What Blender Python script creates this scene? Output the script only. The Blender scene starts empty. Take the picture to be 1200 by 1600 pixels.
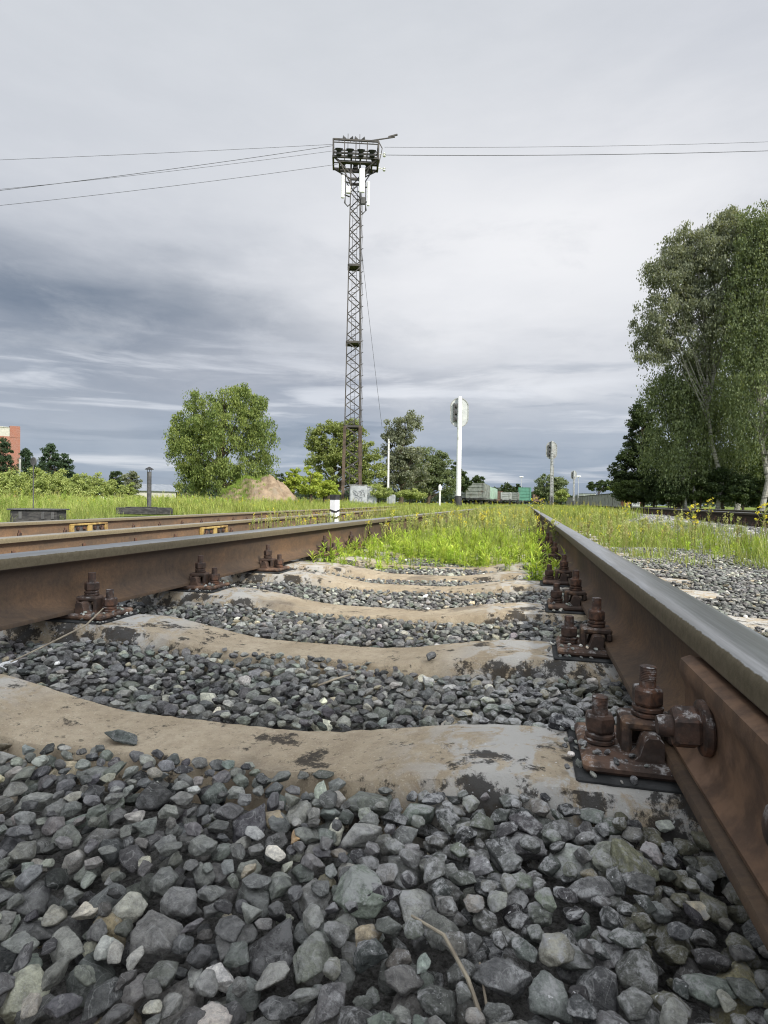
import bpy, math, random
import numpy as np
from mathutils import Vector, Matrix
rng = np.random.default_rng(7); random.seed(7)
R = math.radians
scene = bpy.context.scene
col = scene.collection
RT = 0.27                      # rail-top height of the nearest track; X across, Y along the track

# ------------------------------------------------------------------ camera
CAM = np.array([0., 0., RT + .1536]); FPX = 903.46
FW = np.array([-.23805824, .97108983, -.0176865]); RI = np.array([.97109466, .23830708, .01359749]); UP = np.array([-.0174192, .01393827, .99975112])
cd = bpy.data.cameras.new("camera"); cam = bpy.data.objects.new("camera", cd); col.objects.link(cam)
m = Matrix.Identity(4)
for i in range(3): m[i][0] = RI[i]; m[i][1] = UP[i]; m[i][2] = -FW[i]; m[i][3] = CAM[i]
cam.matrix_world = m
cd.sensor_fit = 'VERTICAL'; cd.sensor_height = 36; cd.sensor_width = 27; cd.lens = 36 * FPX / 1600
cd.clip_start = .02; cd.clip_end = 3000
cd.dof.use_dof = True; cd.dof.focus_distance = 1.5; cd.dof.aperture_fstop = 34
scene.camera = cam
def ray(u, v): return FW + RI * (u - 600) / FPX + UP * (800 - v) / FPX
def at(u, v, d): return CAM + ray(u, v) * d
def grd(u, d, z=0.):            # ground point under pixel column u at depth d
    p = at(u, 786, d); return np.array([p[0], p[1], z])

# ------------------------------------------------------------------ light
SUN_AZ = math.atan2(.80, -.60); SUN_EL = R(38)
sd = Vector((math.sin(SUN_AZ) * math.cos(SUN_EL), math.cos(SUN_AZ) * math.cos(SUN_EL), math.sin(SUN_EL)))
sl = bpy.data.lights.new("sun", 'SUN'); sl.energy = 3.8; sl.angle = R(3.5); sl.color = (1, .93, .80)
so = bpy.data.objects.new("sun", sl); col.objects.link(so); so.rotation_euler = sd.to_track_quat('Z', 'Y').to_euler()
scene.view_settings.view_transform = 'Standard'; scene.view_settings.look = 'None'
scene.view_settings.gamma = 1; scene.view_settings.exposure = 0.25
EXPO = 2 ** .25
try: scene.cycles.filter_width = 1.1
except Exception: pass

class NT:
    def __init__(s, tree): s.t = tree; s.n = tree.nodes; s.l = tree.links
    def node(s, typ, **k):
        n = s.n.new(typ)
        for a, b in k.items():
            if a.startswith('i_'): s.set(n.inputs[int(a[2:]) if a[2:].isdigit() else a[2:].replace('_', ' ')], b)
            else: setattr(n, a, b)
        return n
    def set(s, inp, v):
        if hasattr(v, 'links'): s.l.new(v, inp)
        else: inp.default_value = v
    def math(s, op, a, b=0., c=0., clamp=False):
        n = s.n.new('ShaderNodeMath'); n.operation = op; n.use_clamp = clamp
        s.set(n.inputs[0], a); s.set(n.inputs[1], b); s.set(n.inputs[2], c); return n.outputs[0]
    def vm(s, op, a, b=(0, 0, 0)):
        n = s.n.new('ShaderNodeVectorMath'); n.operation = op
        s.set(n.inputs[0], a); s.set(n.inputs[1], b); return n.outputs['Value'] if op == 'DOT_PRODUCT' else n.outputs[0]
    def noise(s, vec, scale, detail=4, rough=.55, dist=0.):
        n = s.n.new('ShaderNodeTexNoise'); s.l.new(vec, n.inputs['Vector'])
        n.inputs['Scale'].default_value = scale; n.inputs['Detail'].default_value = detail
        n.inputs['Roughness'].default_value = rough; n.inputs['Distortion'].default_value = dist; return n.outputs['Fac']
    def ramp(s, f, a, b, lo=0., hi=1., smooth=True):
        n = s.n.new('ShaderNodeMapRange'); n.interpolation_type = 'SMOOTHSTEP' if smooth else 'LINEAR'
        s.set(n.inputs[0], f); n.inputs[1].default_value = a; n.inputs[2].default_value = b
        n.inputs[3].default_value = lo; n.inputs[4].default_value = hi; return n.outputs[0]
    def mix(s, f, a, b, mode='MIX'):
        n = s.n.new('ShaderNodeMix'); n.data_type = 'RGBA'; n.blend_type = mode
        s.set(n.inputs[0], f)
        for i, v in ((6, a), (7, b)):
            if not hasattr(v, 'links') and len(v) == 3: v = (*v, 1)
            s.set(n.inputs[i], v)
        return n.outputs[2]
    def sep(s, v):
        n = s.n.new('ShaderNodeSeparateXYZ'); s.l.new(v, n.inputs[0]); return n.outputs
    def comb(s, x, y, z):
        n = s.n.new('ShaderNodeCombineXYZ'); s.set(n.inputs[0], x); s.set(n.inputs[1], y); s.set(n.inputs[2], z); return n.outputs[0]

def srgb(r, g, b):
    f = lambda c: c / 255 / 12.92 if c < 10 else ((c / 255 + .055) / 1.055) ** 2.4
    return (f(r), f(g), f(b))

# ------------------------------------------------------------------ sky: broken storm cloud over a physical sky
w = bpy.data.worlds.new("World"); scene.world = w; w.use_nodes = True
N = NT(w.node_tree); N.n.clear()
sky = N.node('ShaderNodeTexSky', sky_type='NISHITA', sun_disc=False, sun_elevation=SUN_EL, sun_rotation=SUN_AZ)
tc = N.node('ShaderNodeTexCoord').outputs['Generated']
dn = N.vm('NORMALIZE', tc)
hf = Vector((FW[0], FW[1], 0)).normalized(); hr = Vector((-hf.y * -1, -hf.x, 0)); hr = Vector((hf.y, -hf.x, 0))
dx = N.vm('DOT_PRODUCT', dn, tuple(hr)); dy = N.vm('DOT_PRODUCT', dn, tuple(hf)); dz = N.sep(dn)[2]
az = N.math('ARCTAN2', dx, dy)                 # 0 straight ahead, + right (radians)
hd = N.math('SQRT', N.math('ADD', N.math('MULTIPLY', dx, dx), N.math('MULTIPLY', dy, dy)))
el = N.math('ARCTAN2', dz, hd)
p3 = N.comb(az, N.math('MULTIPLY', el, 3.2), 0.)
warp = N.noise(p3, 1.7, 6, .55)
warpf = N.noise(N.comb(N.math('MULTIPLY', az, 2.2), N.math('MULTIPLY', el, 11), .37), 1.6, 7, .6, .6)
w0 = N.math('SUBTRACT', warp, .5); w1 = N.math('SUBTRACT', warpf, .5)
elw = N.math('ADD', N.math('ADD', el, N.math('MULTIPLY', w0, .22)), N.math('MULTIPLY', w1, .05))
azw = N.math('ADD', az, N.math('MULTIPLY', w0, .5))
def blob(a0, sa, e0, se):
    x = N.math('DIVIDE', N.math('SUBTRACT', azw, a0), sa); y = N.math('DIVIDE', N.math('SUBTRACT', elw, e0), se)
    return N.math('EXPONENT', N.math('MULTIPLY', N.math('ADD', N.math('MULTIPLY', x, x), N.math('MULTIPLY', y, y)), -1.))
base = N.mix(N.ramp(elw, .0, .30), srgb(142, 158, 180), srgb(204, 208, 216))
base = N.mix(N.ramp(elw, .28, .72), base, srgb(212, 216, 222))
base = N.mix(N.math('MULTIPLY', blob(-.56, .52, .27, .095), 1.0), base, srgb(110, 123, 141))
base = N.mix(N.math('MULTIPLY', blob(-.12, .42, .20, .07), .6), base, srgb(124, 133, 152))
base = N.mix(N.math('MULTIPLY', blob(.26, .46, .40, .19), .95), base, srgb(250, 250, 252))
base = N.mix(N.math('MULTIPLY', blob(.55, .3, .66, .18), .45), base, srgb(198, 202, 212))
sn = N.noise(N.comb(N.math('MULTIPLY', az, 1.6), N.math('MULTIPLY', N.math('ADD', el, N.math('MULTIPLY', w0, .03)), 17), 3.1), 1.5, 7, .55, .35)
smask = N.math('MULTIPLY', N.ramp(el, .0, .03), N.ramp(el, .31, .16))
base = N.mix(N.math('MULTIPLY', N.math('MULTIPLY', N.ramp(sn, .53, .68), smask), .85), base, srgb(222, 226, 234))
base = N.mix(N.math('MULTIPLY', N.math('MULTIPLY', N.ramp(sn, .47, .34), smask), .6), base, srgb(126, 140, 160))
base = N.mix(N.math('MULTIPLY', N.math('MULTIPLY', blob(.12, .34, .205, .030), N.ramp(warpf, .36, .60)), .8), base, srgb(238, 240, 245))
lump = N.noise(N.comb(N.math('MULTIPLY', az, 1.3), N.math('MULTIPLY', el, 3.), 5.5), 3.4, 8, .62, .25)
base = N.mix(N.math('MULTIPLY', N.ramp(lump, .52, .78), N.ramp(el, .62, .35, 0., .26)), base, srgb(242, 244, 248))
base = N.mix(N.math('MULTIPLY', N.ramp(lump, .48, .25), N.ramp(el, .62, .35, 0., .20)), base, srgb(150, 158, 172))
fine = N.noise(p3, 5., 6, .6)
base = N.mix(N.ramp(fine, .3, .75, 0., .12), base, (.95, .96, 1.))
below = N.mix(N.ramp(dz, -.02, .0), (.08, .09, .05), base)
cl = N.node('ShaderNodeBackground'); N.set(cl.inputs[0], below); # brightness added to the unseen sky towards the sun, lifting the fill light
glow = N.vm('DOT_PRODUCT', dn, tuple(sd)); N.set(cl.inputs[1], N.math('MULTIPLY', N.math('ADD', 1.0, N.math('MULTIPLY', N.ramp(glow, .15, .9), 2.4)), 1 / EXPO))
sk = N.node('ShaderNodeBackground'); N.set(sk.inputs[0], sky.outputs[0]); sk.inputs[1].default_value = .10
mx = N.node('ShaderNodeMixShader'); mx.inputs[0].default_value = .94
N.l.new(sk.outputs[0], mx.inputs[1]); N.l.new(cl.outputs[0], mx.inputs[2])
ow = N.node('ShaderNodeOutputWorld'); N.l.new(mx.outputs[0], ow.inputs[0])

def ordw(n):
    a = ['', 'first', 'second', 'third', 'fourth', 'fifth', 'sixth', 'seventh', 'eighth', 'ninth', 'tenth', 'eleventh', 'twelfth', 'thirteenth', 'fourteenth', 'fifteenth', 'sixteenth', 'seventeenth', 'eighteenth', 'nineteenth']
    if n < 20: return a[n]
    t = {2: 'twent', 3: 'thirt', 4: 'fort'}[n // 10]; return t + 'ieth' if n % 10 == 0 else t + 'y-' + a[n % 10]
# ------------------------------------------------------------------ mesh helpers
def mesh_np(name, V, F, C=None, smooth=False):
    """V (n,3), F list of int arrays (k,m)"""
    if not isinstance(F, list): F = [F]
    F = [f for f in F if len(f)]
    me = bpy.data.meshes.new(name); V = np.asarray(V, dtype=np.float32)
    me.vertices.add(len(V)); me.vertices.foreach_set('co', V.ravel())
    loops = np.concatenate([f.ravel() for f in F]).astype(np.int32)
    tot = np.concatenate([np.full(len(f), f.shape[1]) for f in F]).astype(np.int32)
    st = np.concatenate([[0], np.cumsum(tot)[:-1]]).astype(np.int32)
    me.loops.add(len(loops)); me.loops.foreach_set('vertex_index', loops)
    me.polygons.add(len(tot)); me.polygons.foreach_set('loop_start', st)
    me.update(calc_edges=True)
    me.polygons.foreach_set('use_smooth', np.full(len(tot), smooth))
    if C is not None:
        a = me.color_attributes.new('col', 'FLOAT_COLOR', 'POINT')
        a.data.foreach_set('color', np.concatenate([C, np.ones((len(C), 1))], 1).astype(np.float32).ravel())
    me.validate(); me.update()
    return me
def tag(o, label=None, cat=None, group=None, kind=None):
    if label: o['label'] = label
    if cat: o['category'] = cat
    if group: o['group'] = group
    if kind: o['kind'] = kind
    return o
def link(name, me, mat, parent=None):
    o = bpy.data.objects.new(name, me); col.objects.link(o)
    if mat is not None and not me.materials: me.materials.append(mat)
    if parent is not None: o.parent = parent
    return o
def empty(name, loc=(0, 0, 0), rz=0.):
    o = bpy.data.objects.new(name, None); col.objects.link(o); o.location = loc; o.rotation_euler.z = rz; o.empty_display_size = .1; return o
def copy_tree(o, parent=None):
    c = o.copy(); col.objects.link(c)
    if parent is not None: c.parent = parent
    for ch in list(o.children): copy_tree(ch, c)
    return c

class MB:
    def __init__(s): s.V = []; s.F = {}; s.n = 0
    def add(s, V, faces):
        V = np.asarray(V, float)
        for f in faces: s.F.setdefault(len(f), []).append([i + s.n for i in f])
        s.V.append(V); s.n += len(V)
    def box(s, c, sz, rot=None, bev=0.):
        x, y, z = np.array(sz) / 2
        if bev > 0:
            b = min(bev, x * .9, y * .9, z * .9); V = []; idx = {}
            for sx in (-1, 1):
                for sy in (-1, 1):
                    for sz_ in (-1, 1):
                        for a in range(3):
                            p = [sx * x, sy * y, sz_ * z]
                            for k in range(3):
                                if k != a: p[k] -= (sx, sy, sz_)[k] * b
                            idx[(sx, sy, sz_, a)] = len(V); V.append(p)
            F = []
            for a in range(3):
                o = [k for k in range(3) if k != a]
                for sg in (-1, 1):
                    q = []
                    for (p1, p2) in ((-1, -1), (1, -1), (1, 1), (-1, 1)):
                        k = [0, 0, 0]; k[a] = sg; k[o[0]] = p1; k[o[1]] = p2; q.append(idx[(*k, a)])
                    flip = (sg == 1) ^ (a == 1)
                    F.append(q if flip else q[::-1])
            for a in range(3):      # edges along axis a
                o = [k for k in range(3) if k != a]
                for s1 in (-1, 1):
                    for s2 in (-1, 1):
                        k0 = [0, 0, 0]; k0[o[0]] = s1; k0[o[1]] = s2; k1 = list(k0); k0[a] = -1; k1[a] = 1
                        F.append([idx[(*k0, o[0])], idx[(*k1, o[0])], idx[(*k1, o[1])], idx[(*k0, o[1])]])
            for k in [(a, b_, c_) for a in (-1, 1) for b_ in (-1, 1) for c_ in (-1, 1)]:
                F.append([idx[(*k, 0)], idx[(*k, 1)], idx[(*k, 2)]])
            V = np.array(V)
        else:
            V = np.array([[a, b_, c_] for a in (-x, x) for b_ in (-y, y) for c_ in (-z, z)])
            F = [[0, 1, 3, 2], [4, 6, 7, 5], [0, 4, 5, 1], [2, 3, 7, 6], [0, 2, 6, 4], [1, 5, 7, 3]]
        if rot is not None: V = V @ np.array(rot).T
        s.add(V + np.array(c), F)
    def bar(s, a, b, w, h=None, up=(0, 0, 1)):
        a = np.array(a, float); b = np.array(b, float); d = b - a; L = np.linalg.norm(d)
        if L < 1e-6: return
        d /= L; u = np.array(up, float)
        if abs(d @ u) > .98: u = np.array([1., 0, 0])
        x = np.cross(d, u); x /= np.linalg.norm(x); z = np.cross(x, d)
        s.box((a + b) / 2, (w, L, h or w), np.array([x, d, z]).T)
    def tube(s, pts, rad, n=8, cap=True):
        pts = np.asarray(pts, float); k = len(pts); rad = np.broadcast_to(rad, (k,))
        T = np.gradient(pts, axis=0); T /= np.linalg.norm(T, axis=1)[:, None] + 1e-12
        u = np.array([0, 0, 1.]) if abs(T[0][2]) < .9 else np.array([1., 0, 0]); V = []
        for i in range(k):
            x = np.cross(T[i], u); x /= np.linalg.norm(x); y = np.cross(x, T[i]); u = y
            a = np.arange(n) * 2 * math.pi / n
            V.append(pts[i] + rad[i] * (np.cos(a)[:, None] * x + np.sin(a)[:, None] * y))
        F = [[i * n + j, i * n + (j + 1) % n, (i + 1) * n + (j + 1) % n, (i + 1) * n + j] for i in range(k - 1) for j in range(n)]
        if cap: F += [list(range(n))[::-1], [(k - 1) * n + j for j in range(n)]]
        s.add(np.concatenate(V), F)
    def lathe(s, c, prof, n=16, axis=(0, 0, 1), hexa=False):
        """prof: list of (r, h) from one end to the other"""
        ax = np.array(axis, float); ax /= np.linalg.norm(ax); u = np.array([1., 0, 0]) if abs(ax[0]) < .9 else np.array([0, 1., 0])
        x = np.cross(ax, u); x /= np.linalg.norm(x); y = np.cross(ax, x); a = np.arange(n) * 2 * math.pi / n
        V = np.concatenate([np.array(c) + ax * h + r * (np.cos(a)[:, None] * x + np.sin(a)[:, None] * y) for r, h in prof])
        k = len(prof)
        F = [[i * n + j, i * n + (j + 1) % n, (i + 1) * n + (j + 1) % n, (i + 1) * n + j] for i in range(k - 1) for j in range(n)]
        F += [list(range(n))[::-1], [(k - 1) * n + j for j in range(n)]]
        s.add(V, F)
    def prism(s, poly, a, b, X, Z):
        """poly in (X,Z) coords extruded from point a to b"""
        P = np.array(poly, float); n = len(P); X = np.array(X, float); Z = np.array(Z, float)
        V = np.concatenate([np.array(a) + P[:, :1] * X + P[:, 1:] * Z, np.array(b) + P[:, :1] * X + P[:, 1:] * Z])
        F = [[j, (j + 1) % n, n + (j + 1) % n, n + j] for j in range(n)] + [list(range(n))[::-1], [n + j for j in range(n)]]
        s.add(V, F)
    def build(s, name, mat, parent=None, smooth=False):
        V = np.concatenate(s.V); F = [np.array(f, dtype=np.int32) for k, f in sorted(s.F.items())]
        me = mesh_np(name, V, F)
        o = link(name, me, mat, parent)
        if smooth:
            me.polygons.foreach_set('use_smooth', np.full(len(me.polygons), True))
            try: me.set_sharp_from_angle(angle=R(38))
            except Exception: pass
        return o

# ------------------------------------------------------------------ materials
def new_mat(name, rough=.8, spec=.3, metal=0.):
    mt = bpy.data.materials.new(name); mt.use_nodes = True; n = NT(mt.node_tree)
    b = n.n['Principled BSDF']; b.inputs['Roughness'].default_value = rough; b.inputs['Specular IOR Level'].default_value = spec
    b.inputs['Metallic'].default_value = metal
    return mt, n, b
def bump(n, b, h, strength=.5, dist=.002):
    k = n.node('ShaderNodeBump'); k.inputs['Strength'].default_value = strength; k.inputs['Distance'].default_value = dist
    n.set(k.inputs['Height'], h); n.l.new(k.outputs[0], b.inputs['Normal'])
def obj_co(n): return n.node('ShaderNodeTexCoord').outputs['Object']
def pos_co(n): return n.node('ShaderNodeNewGeometry').outputs['Position']
def noisy(name, c1, c2, scale=8., rough=.85, spec=.2, c3=None, bs=.3, bd=.003, detail=6, metal=0., stretch=None):
    mt, n, b = new_mat(name, rough, spec, metal); co = obj_co(n)
    if stretch: co = n.vm('MULTIPLY', co, stretch)
    f = n.noise(co, scale, detail, .62); c = n.mix(n.ramp(f, .35, .65), c1, c2)
    if c3: c = n.mix(n.ramp(n.noise(co, scale * .37, 5, .6), .52, .66), c, c3)
    n.set(b.inputs['Base Color'], c); bump(n, b, n.noise(co, scale * 3.1, 5, .65), bs, bd)
    return mt
M = {}
# rail: rusty web and foot, dull dark head side, polished running surface
def rail_mat(name, tone=1., polish=1.):
    mt, n, b = new_mat(name, .8, .25)
    co = obj_co(n); X, Y, Z = n.sep(co)
    streak = n.noise(n.comb(0., n.math('MULTIPLY', Y, 22), n.math('MULTIPLY', Z, 2.2)), 1.6, 7, .7)
    big = n.noise(n.comb(X, Y, n.math('MULTIPLY', Z, 3)), 2.3, 5, .6)
    sp = n.noise(co, 90., 5, .7)
    t = lambda c: tuple(k * tone for k in c)
    c = n.mix(n.math('ADD', n.math('MULTIPLY', n.ramp(streak, .3, .7), .45), n.math('MULTIPLY', n.ramp(n.noise(co, 28., 7, .7), .3, .7), .55)), t((.062, .046, .035)), t((.112, .076, .048)))
    c = n.mix(n.ramp(big, .42, .70, 0., .6), c, t((.19, .11, .058)))
    c = n.mix(n.ramp(sp, .35, .7, 0., .45), c, t((.05, .036, .03)))
    # drips just under the head
    zz = n.math('ADD', Z, n.math('MULTIPLY', n.math('SUBTRACT', streak, .5), .07))
    c = n.mix(n.ramp(zz, .10, .142, 0., .6), c, t((.05, .038, .032)))
    hs = n.mix(n.ramp(sp, .3, .7), t((.095, .078, .048)), t((.130, .108, .070)))
    c = n.mix(n.ramp(Z, .1455, .148), c, hs)
    sc = n.noise(n.comb(n.math('MULTIPLY', X, 140), n.math('MULTIPLY', Y, 3.0), 0.), 2., 6, .6)
    sc2 = n.noise(n.comb(n.math('MULTIPLY', X, 18), n.math('MULTIPLY', Y, .9), 3.), 1.7, 4, .6)
    top = n.mix(n.ramp(sc, .3, .7), (.30, .305, .30), (.43, .435, .44))
    top = n.mix(n.ramp(sc2, .4, .66, 0., .5), top, (.21, .205, .185))
    nx = n.sep(n.node('ShaderNodeNewGeometry').outputs['Normal'])
    edge = n.math('ADD', Z, n.math('MULTIPLY', n.math('SUBTRACT', n.noise(co, 60., 4, .6), .5), .0035))
    f = n.math('MULTIPLY', n.ramp(edge, .1735, .1750), polish)
    c = n.mix(f, c, top)
    n.set(b.inputs['Base Color'], c); n.set(b.inputs['Metallic'], n.math('MULTIPLY', f, .85))
    n.set(b.inputs['Roughness'], n.mix(f, (.85, .85, .85), n.mix(sc2, (.26, .26, .26), (.44, .44, .44))))
    bump(n, b, n.math('ADD', n.math('MULTIPLY', n.noise(co, 160., 5, .65), n.math('SUBTRACT', 1.05, f)), n.math('MULTIPLY', sc, n.math('MULTIPLY', f, .12))), .35, .0015)
    return mt
M['rail'] = rail_mat('rusty_rail_steel'); M['rail_far'] = rail_mat('orange_rusty_rail_steel', 1.55, .5); M['rail_dark'] = rail_mat('dark_rail_steel', .42, 1.)
M['fishplate'] = noisy('fishplate_rust', (.085, .052, .034), (.17, .10, .06), 22, .72, .3, (.23, .14, .09), .4, .002)
M['bolt'] = noisy('dark_bolt_rust', (.030, .020, .016), (.076, .044, .031), 60, .7, .35, (.14, .068, .040), .5, .0015)
M['clamp'] = noisy('clamp_rust', (.034, .025, .020), (.078, .048, .035), 45, .75, .3, (.17, .10, .06), .5, .002)
M['plate'] = noisy('base_plate_rust', (.044, .031, .025), (.10, .060, .042), 30, .75, .3, (.22, .13, .08), .5, .002)
# splatters of pale dust over the nearest fastenings
for k in ('plate', 'bolt', 'clamp'):
    mt = M[k]; n = NT(mt.node_tree); b = n.n['Principled BSDF']; src = b.inputs['Base Color'].links[0].from_socket
    po = pos_co(n); nz = n.sep(n.node('ShaderNodeNewGeometry').outputs['Normal'])[2]
    f = n.math('MULTIPLY', n.ramp(n.noise(po, 48., 7, .75), .51, .63), n.ramp(nz, -.1, .8))
    f = n.math('MULTIPLY', f, n.ramp(n.sep(po)[1], 1.9, 1.1))
    n.set(b.inputs['Base Color'], n.mix(n.math('MULTIPLY', f, .75), src, (.42, .41, .40)))
M['rubber'] = noisy('black_rubber', (.016, .017, .017), (.04, .041, .041), 30, .75, .3)
# concrete sleeper
mt, n, b = new_mat('weathered_sleeper_concrete', .9, .15); M['concrete'] = mt
co = obj_co(n); X, Y, Z = n.sep(co); po = pos_co(n)
f1 = n.noise(po, 6., 7, .65); f2 = n.noise(po, 45., 6, .7); f3 = n.noise(po, 220., 3, .7)
c = n.mix(n.ramp(f1, .3, .7), (.30, .245, .17), (.42, .355, .26))
c = n.mix(n.ramp(f2, .4, .7, 0., .45), c, (.20, .155, .11))
c = n.mix(n.ramp(f3, .57, .70, 0., .5), c, (.14, .11, .085)); c = n.mix(n.ramp(n.noise(po, 300., 2, .6), .58, .70, 0., .55), c, (.48, .43, .34))
c = n.mix(n.ramp(n.noise(po, 60., 3, .5), .66, .70, 0., .6), c, (.075, .062, .05))
ax = n.math('ABSOLUTE', X)
seat = n.ramp(ax, .30, .52)
lich = n.math('MULTIPLY', n.ramp(n.noise(po, 13., 7, .72, .6), .44, .54), seat)
c = n.mix(n.math('MULTIPLY', lich, .85), c, (.42, .415, .395))
stn = n.noise(po, 11., 8, .74, .15)
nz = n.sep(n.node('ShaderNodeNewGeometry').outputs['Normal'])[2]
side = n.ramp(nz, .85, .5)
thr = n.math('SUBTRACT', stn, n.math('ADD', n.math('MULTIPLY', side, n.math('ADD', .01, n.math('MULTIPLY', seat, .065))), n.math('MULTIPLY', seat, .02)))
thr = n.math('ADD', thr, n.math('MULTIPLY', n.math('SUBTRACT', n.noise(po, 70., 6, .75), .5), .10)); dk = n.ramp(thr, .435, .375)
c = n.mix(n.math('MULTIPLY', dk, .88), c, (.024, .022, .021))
rs = n.math('MULTIPLY', n.ramp(n.noise(po, 3.2, 4, .5), .58, .68), n.ramp(seat, .9, .4))
c = n.mix(n.math('MULTIPLY', rs, .55), c, (.085, .07, .06))
spk = n.math('MULTIPLY', n.ramp(n.noise(po, 120., 2, .5), .70, .74), seat)
c = n.mix(n.math('MULTIPLY', spk, .8), c, (.55, .55, .54))
n.set(b.inputs['Base Color'], c)
bump(n, b, n.math('ADD', n.math('MULTIPLY', n.noise(po, 190., 6, .8), 1.3), n.math('MULTIPLY', f2, 1.2)), .7, .0028)
# ballast stone
def stone_mat(name, dust):
    mt, n, b = new_mat(name, .88, .22); po = pos_co(n)
    a = n.node('ShaderNodeAttribute', attribute_name='col').outputs['Color']
    g1 = n.noise(po, 85., 8, .8, .3); g2 = n.noise(po, 480., 4, .75)
    c = n.mix(n.ramp(g1, .3, .72, .0, 1.), n.mix(1., a, (.50, .50, .51), 'MULTIPLY'), n.mix(1., a, (1.55, 1.55, 1.5), 'MULTIPLY'))
    c = n.mix(n.ramp(g2, .55, .75, 0., .5), c, n.mix(1., a, (1.9, 1.9, 1.85), 'MULTIPLY'))
    vein = n.math('ABSOLUTE', n.math('SUBTRACT', n.noise(po, 28., 3, .5, 1.2), .5))
    c = n.mix(n.ramp(vein, .012, .003, 0., .28), c, (.45, .45, .43))
    if dust:
        X, Y, Z = n.sep(po); nz = n.sep(n.node('ShaderNodeNewGeometry').outputs['Normal'])[2]
        reg = n.math('MULTIPLY', n.math('MULTIPLY', n.ramp(X, -.24, -.06), n.ramp(X, .30, .10)), n.ramp(Y, 1.6, .9))
        dn_ = n.math('ADD', n.noise(po, 55., 8, .78, .3), n.math('MULTIPLY', n.math('SUBTRACT', n.noise(po, 5., 3, .5), .5), .45))
        f = n.math('MULTIPLY', n.ramp(dn_, .45, .62), n.ramp(nz, -.2, .6))
        amt = n.math('ADD', n.math('MULTIPLY', reg, .85), .20)
        c = n.mix(n.math('MULTIPLY', f, amt), c, (.46, .46, .455))
        sp = n.math('MULTIPLY', n.ramp(n.noise(po, 170., 2, .5), .71, .75), n.math('ADD', reg, .15))
        c = n.mix(n.math('MULTIPLY', sp, .85), c, (.7, .7, .7))
    n.set(b.inputs['Base Color'], c)
    bump(n, b, n.math('ADD', n.noise(po, 110., 8, .78), n.math('MULTIPLY', g2, .5)), .95, .005)
    return mt
M['stone'] = stone_mat('crushed_stone', True)
M['leaf'] = None
def leaf_mat(name, trans=.35, rough=.6):
    mt, n, b = new_mat(name, rough, .25)
    a = n.node('ShaderNodeAttribute', attribute_name='col').outputs['Color']
    n.set(b.inputs['Base Color'], a)
    tr = n.node('ShaderNodeBsdfTranslucent'); n.set(tr.inputs[0], n.mix(1., a, (1.25, 1.2, .6), 'MULTIPLY'))
    mx = n.node('ShaderNodeMixShader'); mx.inputs[0].default_value = trans
    n.l.new(b.outputs[0], mx.inputs[1]); n.l.new(tr.outputs[0], mx.inputs[2])
    n.l.new(mx.outputs[0], n.n['Material Output'].inputs[0]); return mt
M['leaf'] = leaf_mat('foliage'); M['weed'] = leaf_mat('weed_foliage', .4)
M['bark'] = noisy('grey_brown_bark', (.05, .04, .03), (.13, .105, .08), 6, .9, .1, stretch=(3, 3, .6))
M['birch'] = noisy('white_birch_bark', (.20, .19, .17), (.36, .35, .32), 5, .8, .2, (.06, .055, .05), stretch=(1, 1, 5))
M['tower'] = noisy('dark_tower_steel', (.035, .033, .032), (.075, .068, .062), 3, .7, .4)
M['tower_rust'] = noisy('rusty_tower_leg', (.06, .047, .038), (.12, .088, .066), 2.5, .85, .2)
M['white'] = noisy('white_paint', (.72, .73, .74), (.82, .82, .82), 9, .55, .35, (.60, .60, .58))
M['white_dirty'] = noisy('chipped_white_paint', (.62, .62, .60), (.78, .78, .76), 12, .7, .25, (.42, .41, .38))
M['black'] = noisy('black_paint', (.018, .018, .02), (.045, .045, .045), 12, .65, .3)
M['grey_metal'] = noisy('grey_sheet_metal', (.24, .25, .25), (.36, .37, .37), 5, .6, .4, (.16, .15, .14))
M['pale_metal'] = noisy('pale_sheet_metal', (.30, .32, .34), (.42, .44, .46), 3, .6, .3, (.22, .23, .23))
M['dark_metal'] = noisy('dark_grey_metal', (.05, .05, .052), (.10, .10, .10), 8, .7, .3)
M['grey_concrete'] = noisy('grey_concrete', (.26, .26, .25), (.38, .38, .36), 2.5, .9, .15, (.17, .16, .15))
M['yellow'] = noisy('yellow_paint', (.36, .25, .08), (.46, .34, .13), 14, .7, .3, (.20, .12, .05))
M['tar'] = noisy('tarred_timber', (.03, .03, .032), (.08, .078, .075), 7, .85, .2, stretch=(1, 1, 4))
M['graffiti'] = noisy('faded_black_spray', (.05, .05, .06), (.10, .10, .12), 20, .8, .1)
M['wood'] = noisy('grey_dry_stalk', (.20, .17, .13), (.33, .29, .22), 30, .9, .1)
# ground
mt, n, b = new_mat('ground_soil_grass', .95, .1); M['ground'] = mt
po = pos_co(n); X, Y, Z = n.sep(po)
g = n.noise(po, .35, 8, .65); g2 = n.noise(po, 14., 6, .7)
soil = n.mix(n.ramp(n.noise(po, 120., 7, .75), .35, .65), (.05, .048, .044), (.17, .165, .155))
grs = n.mix(n.ramp(n.noise(po, 2.5, 7, .7), .3, .7), (.085, .12, .022), (.18, .22, .05))
dist = n.vm('LENGTH', po) if False else n.math('SQRT', n.math('ADD', n.math('MULTIPLY', X, X), n.math('MULTIPLY', Y, Y)))
gf = n.ramp(n.math('ADD', dist, n.math('MULTIPLY', g, 12.)), 14., 24.)
n.set(b.inputs['Base Color'], n.mix(gf, soil, grs)); bump(n, b, g2, .8, .03)

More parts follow.
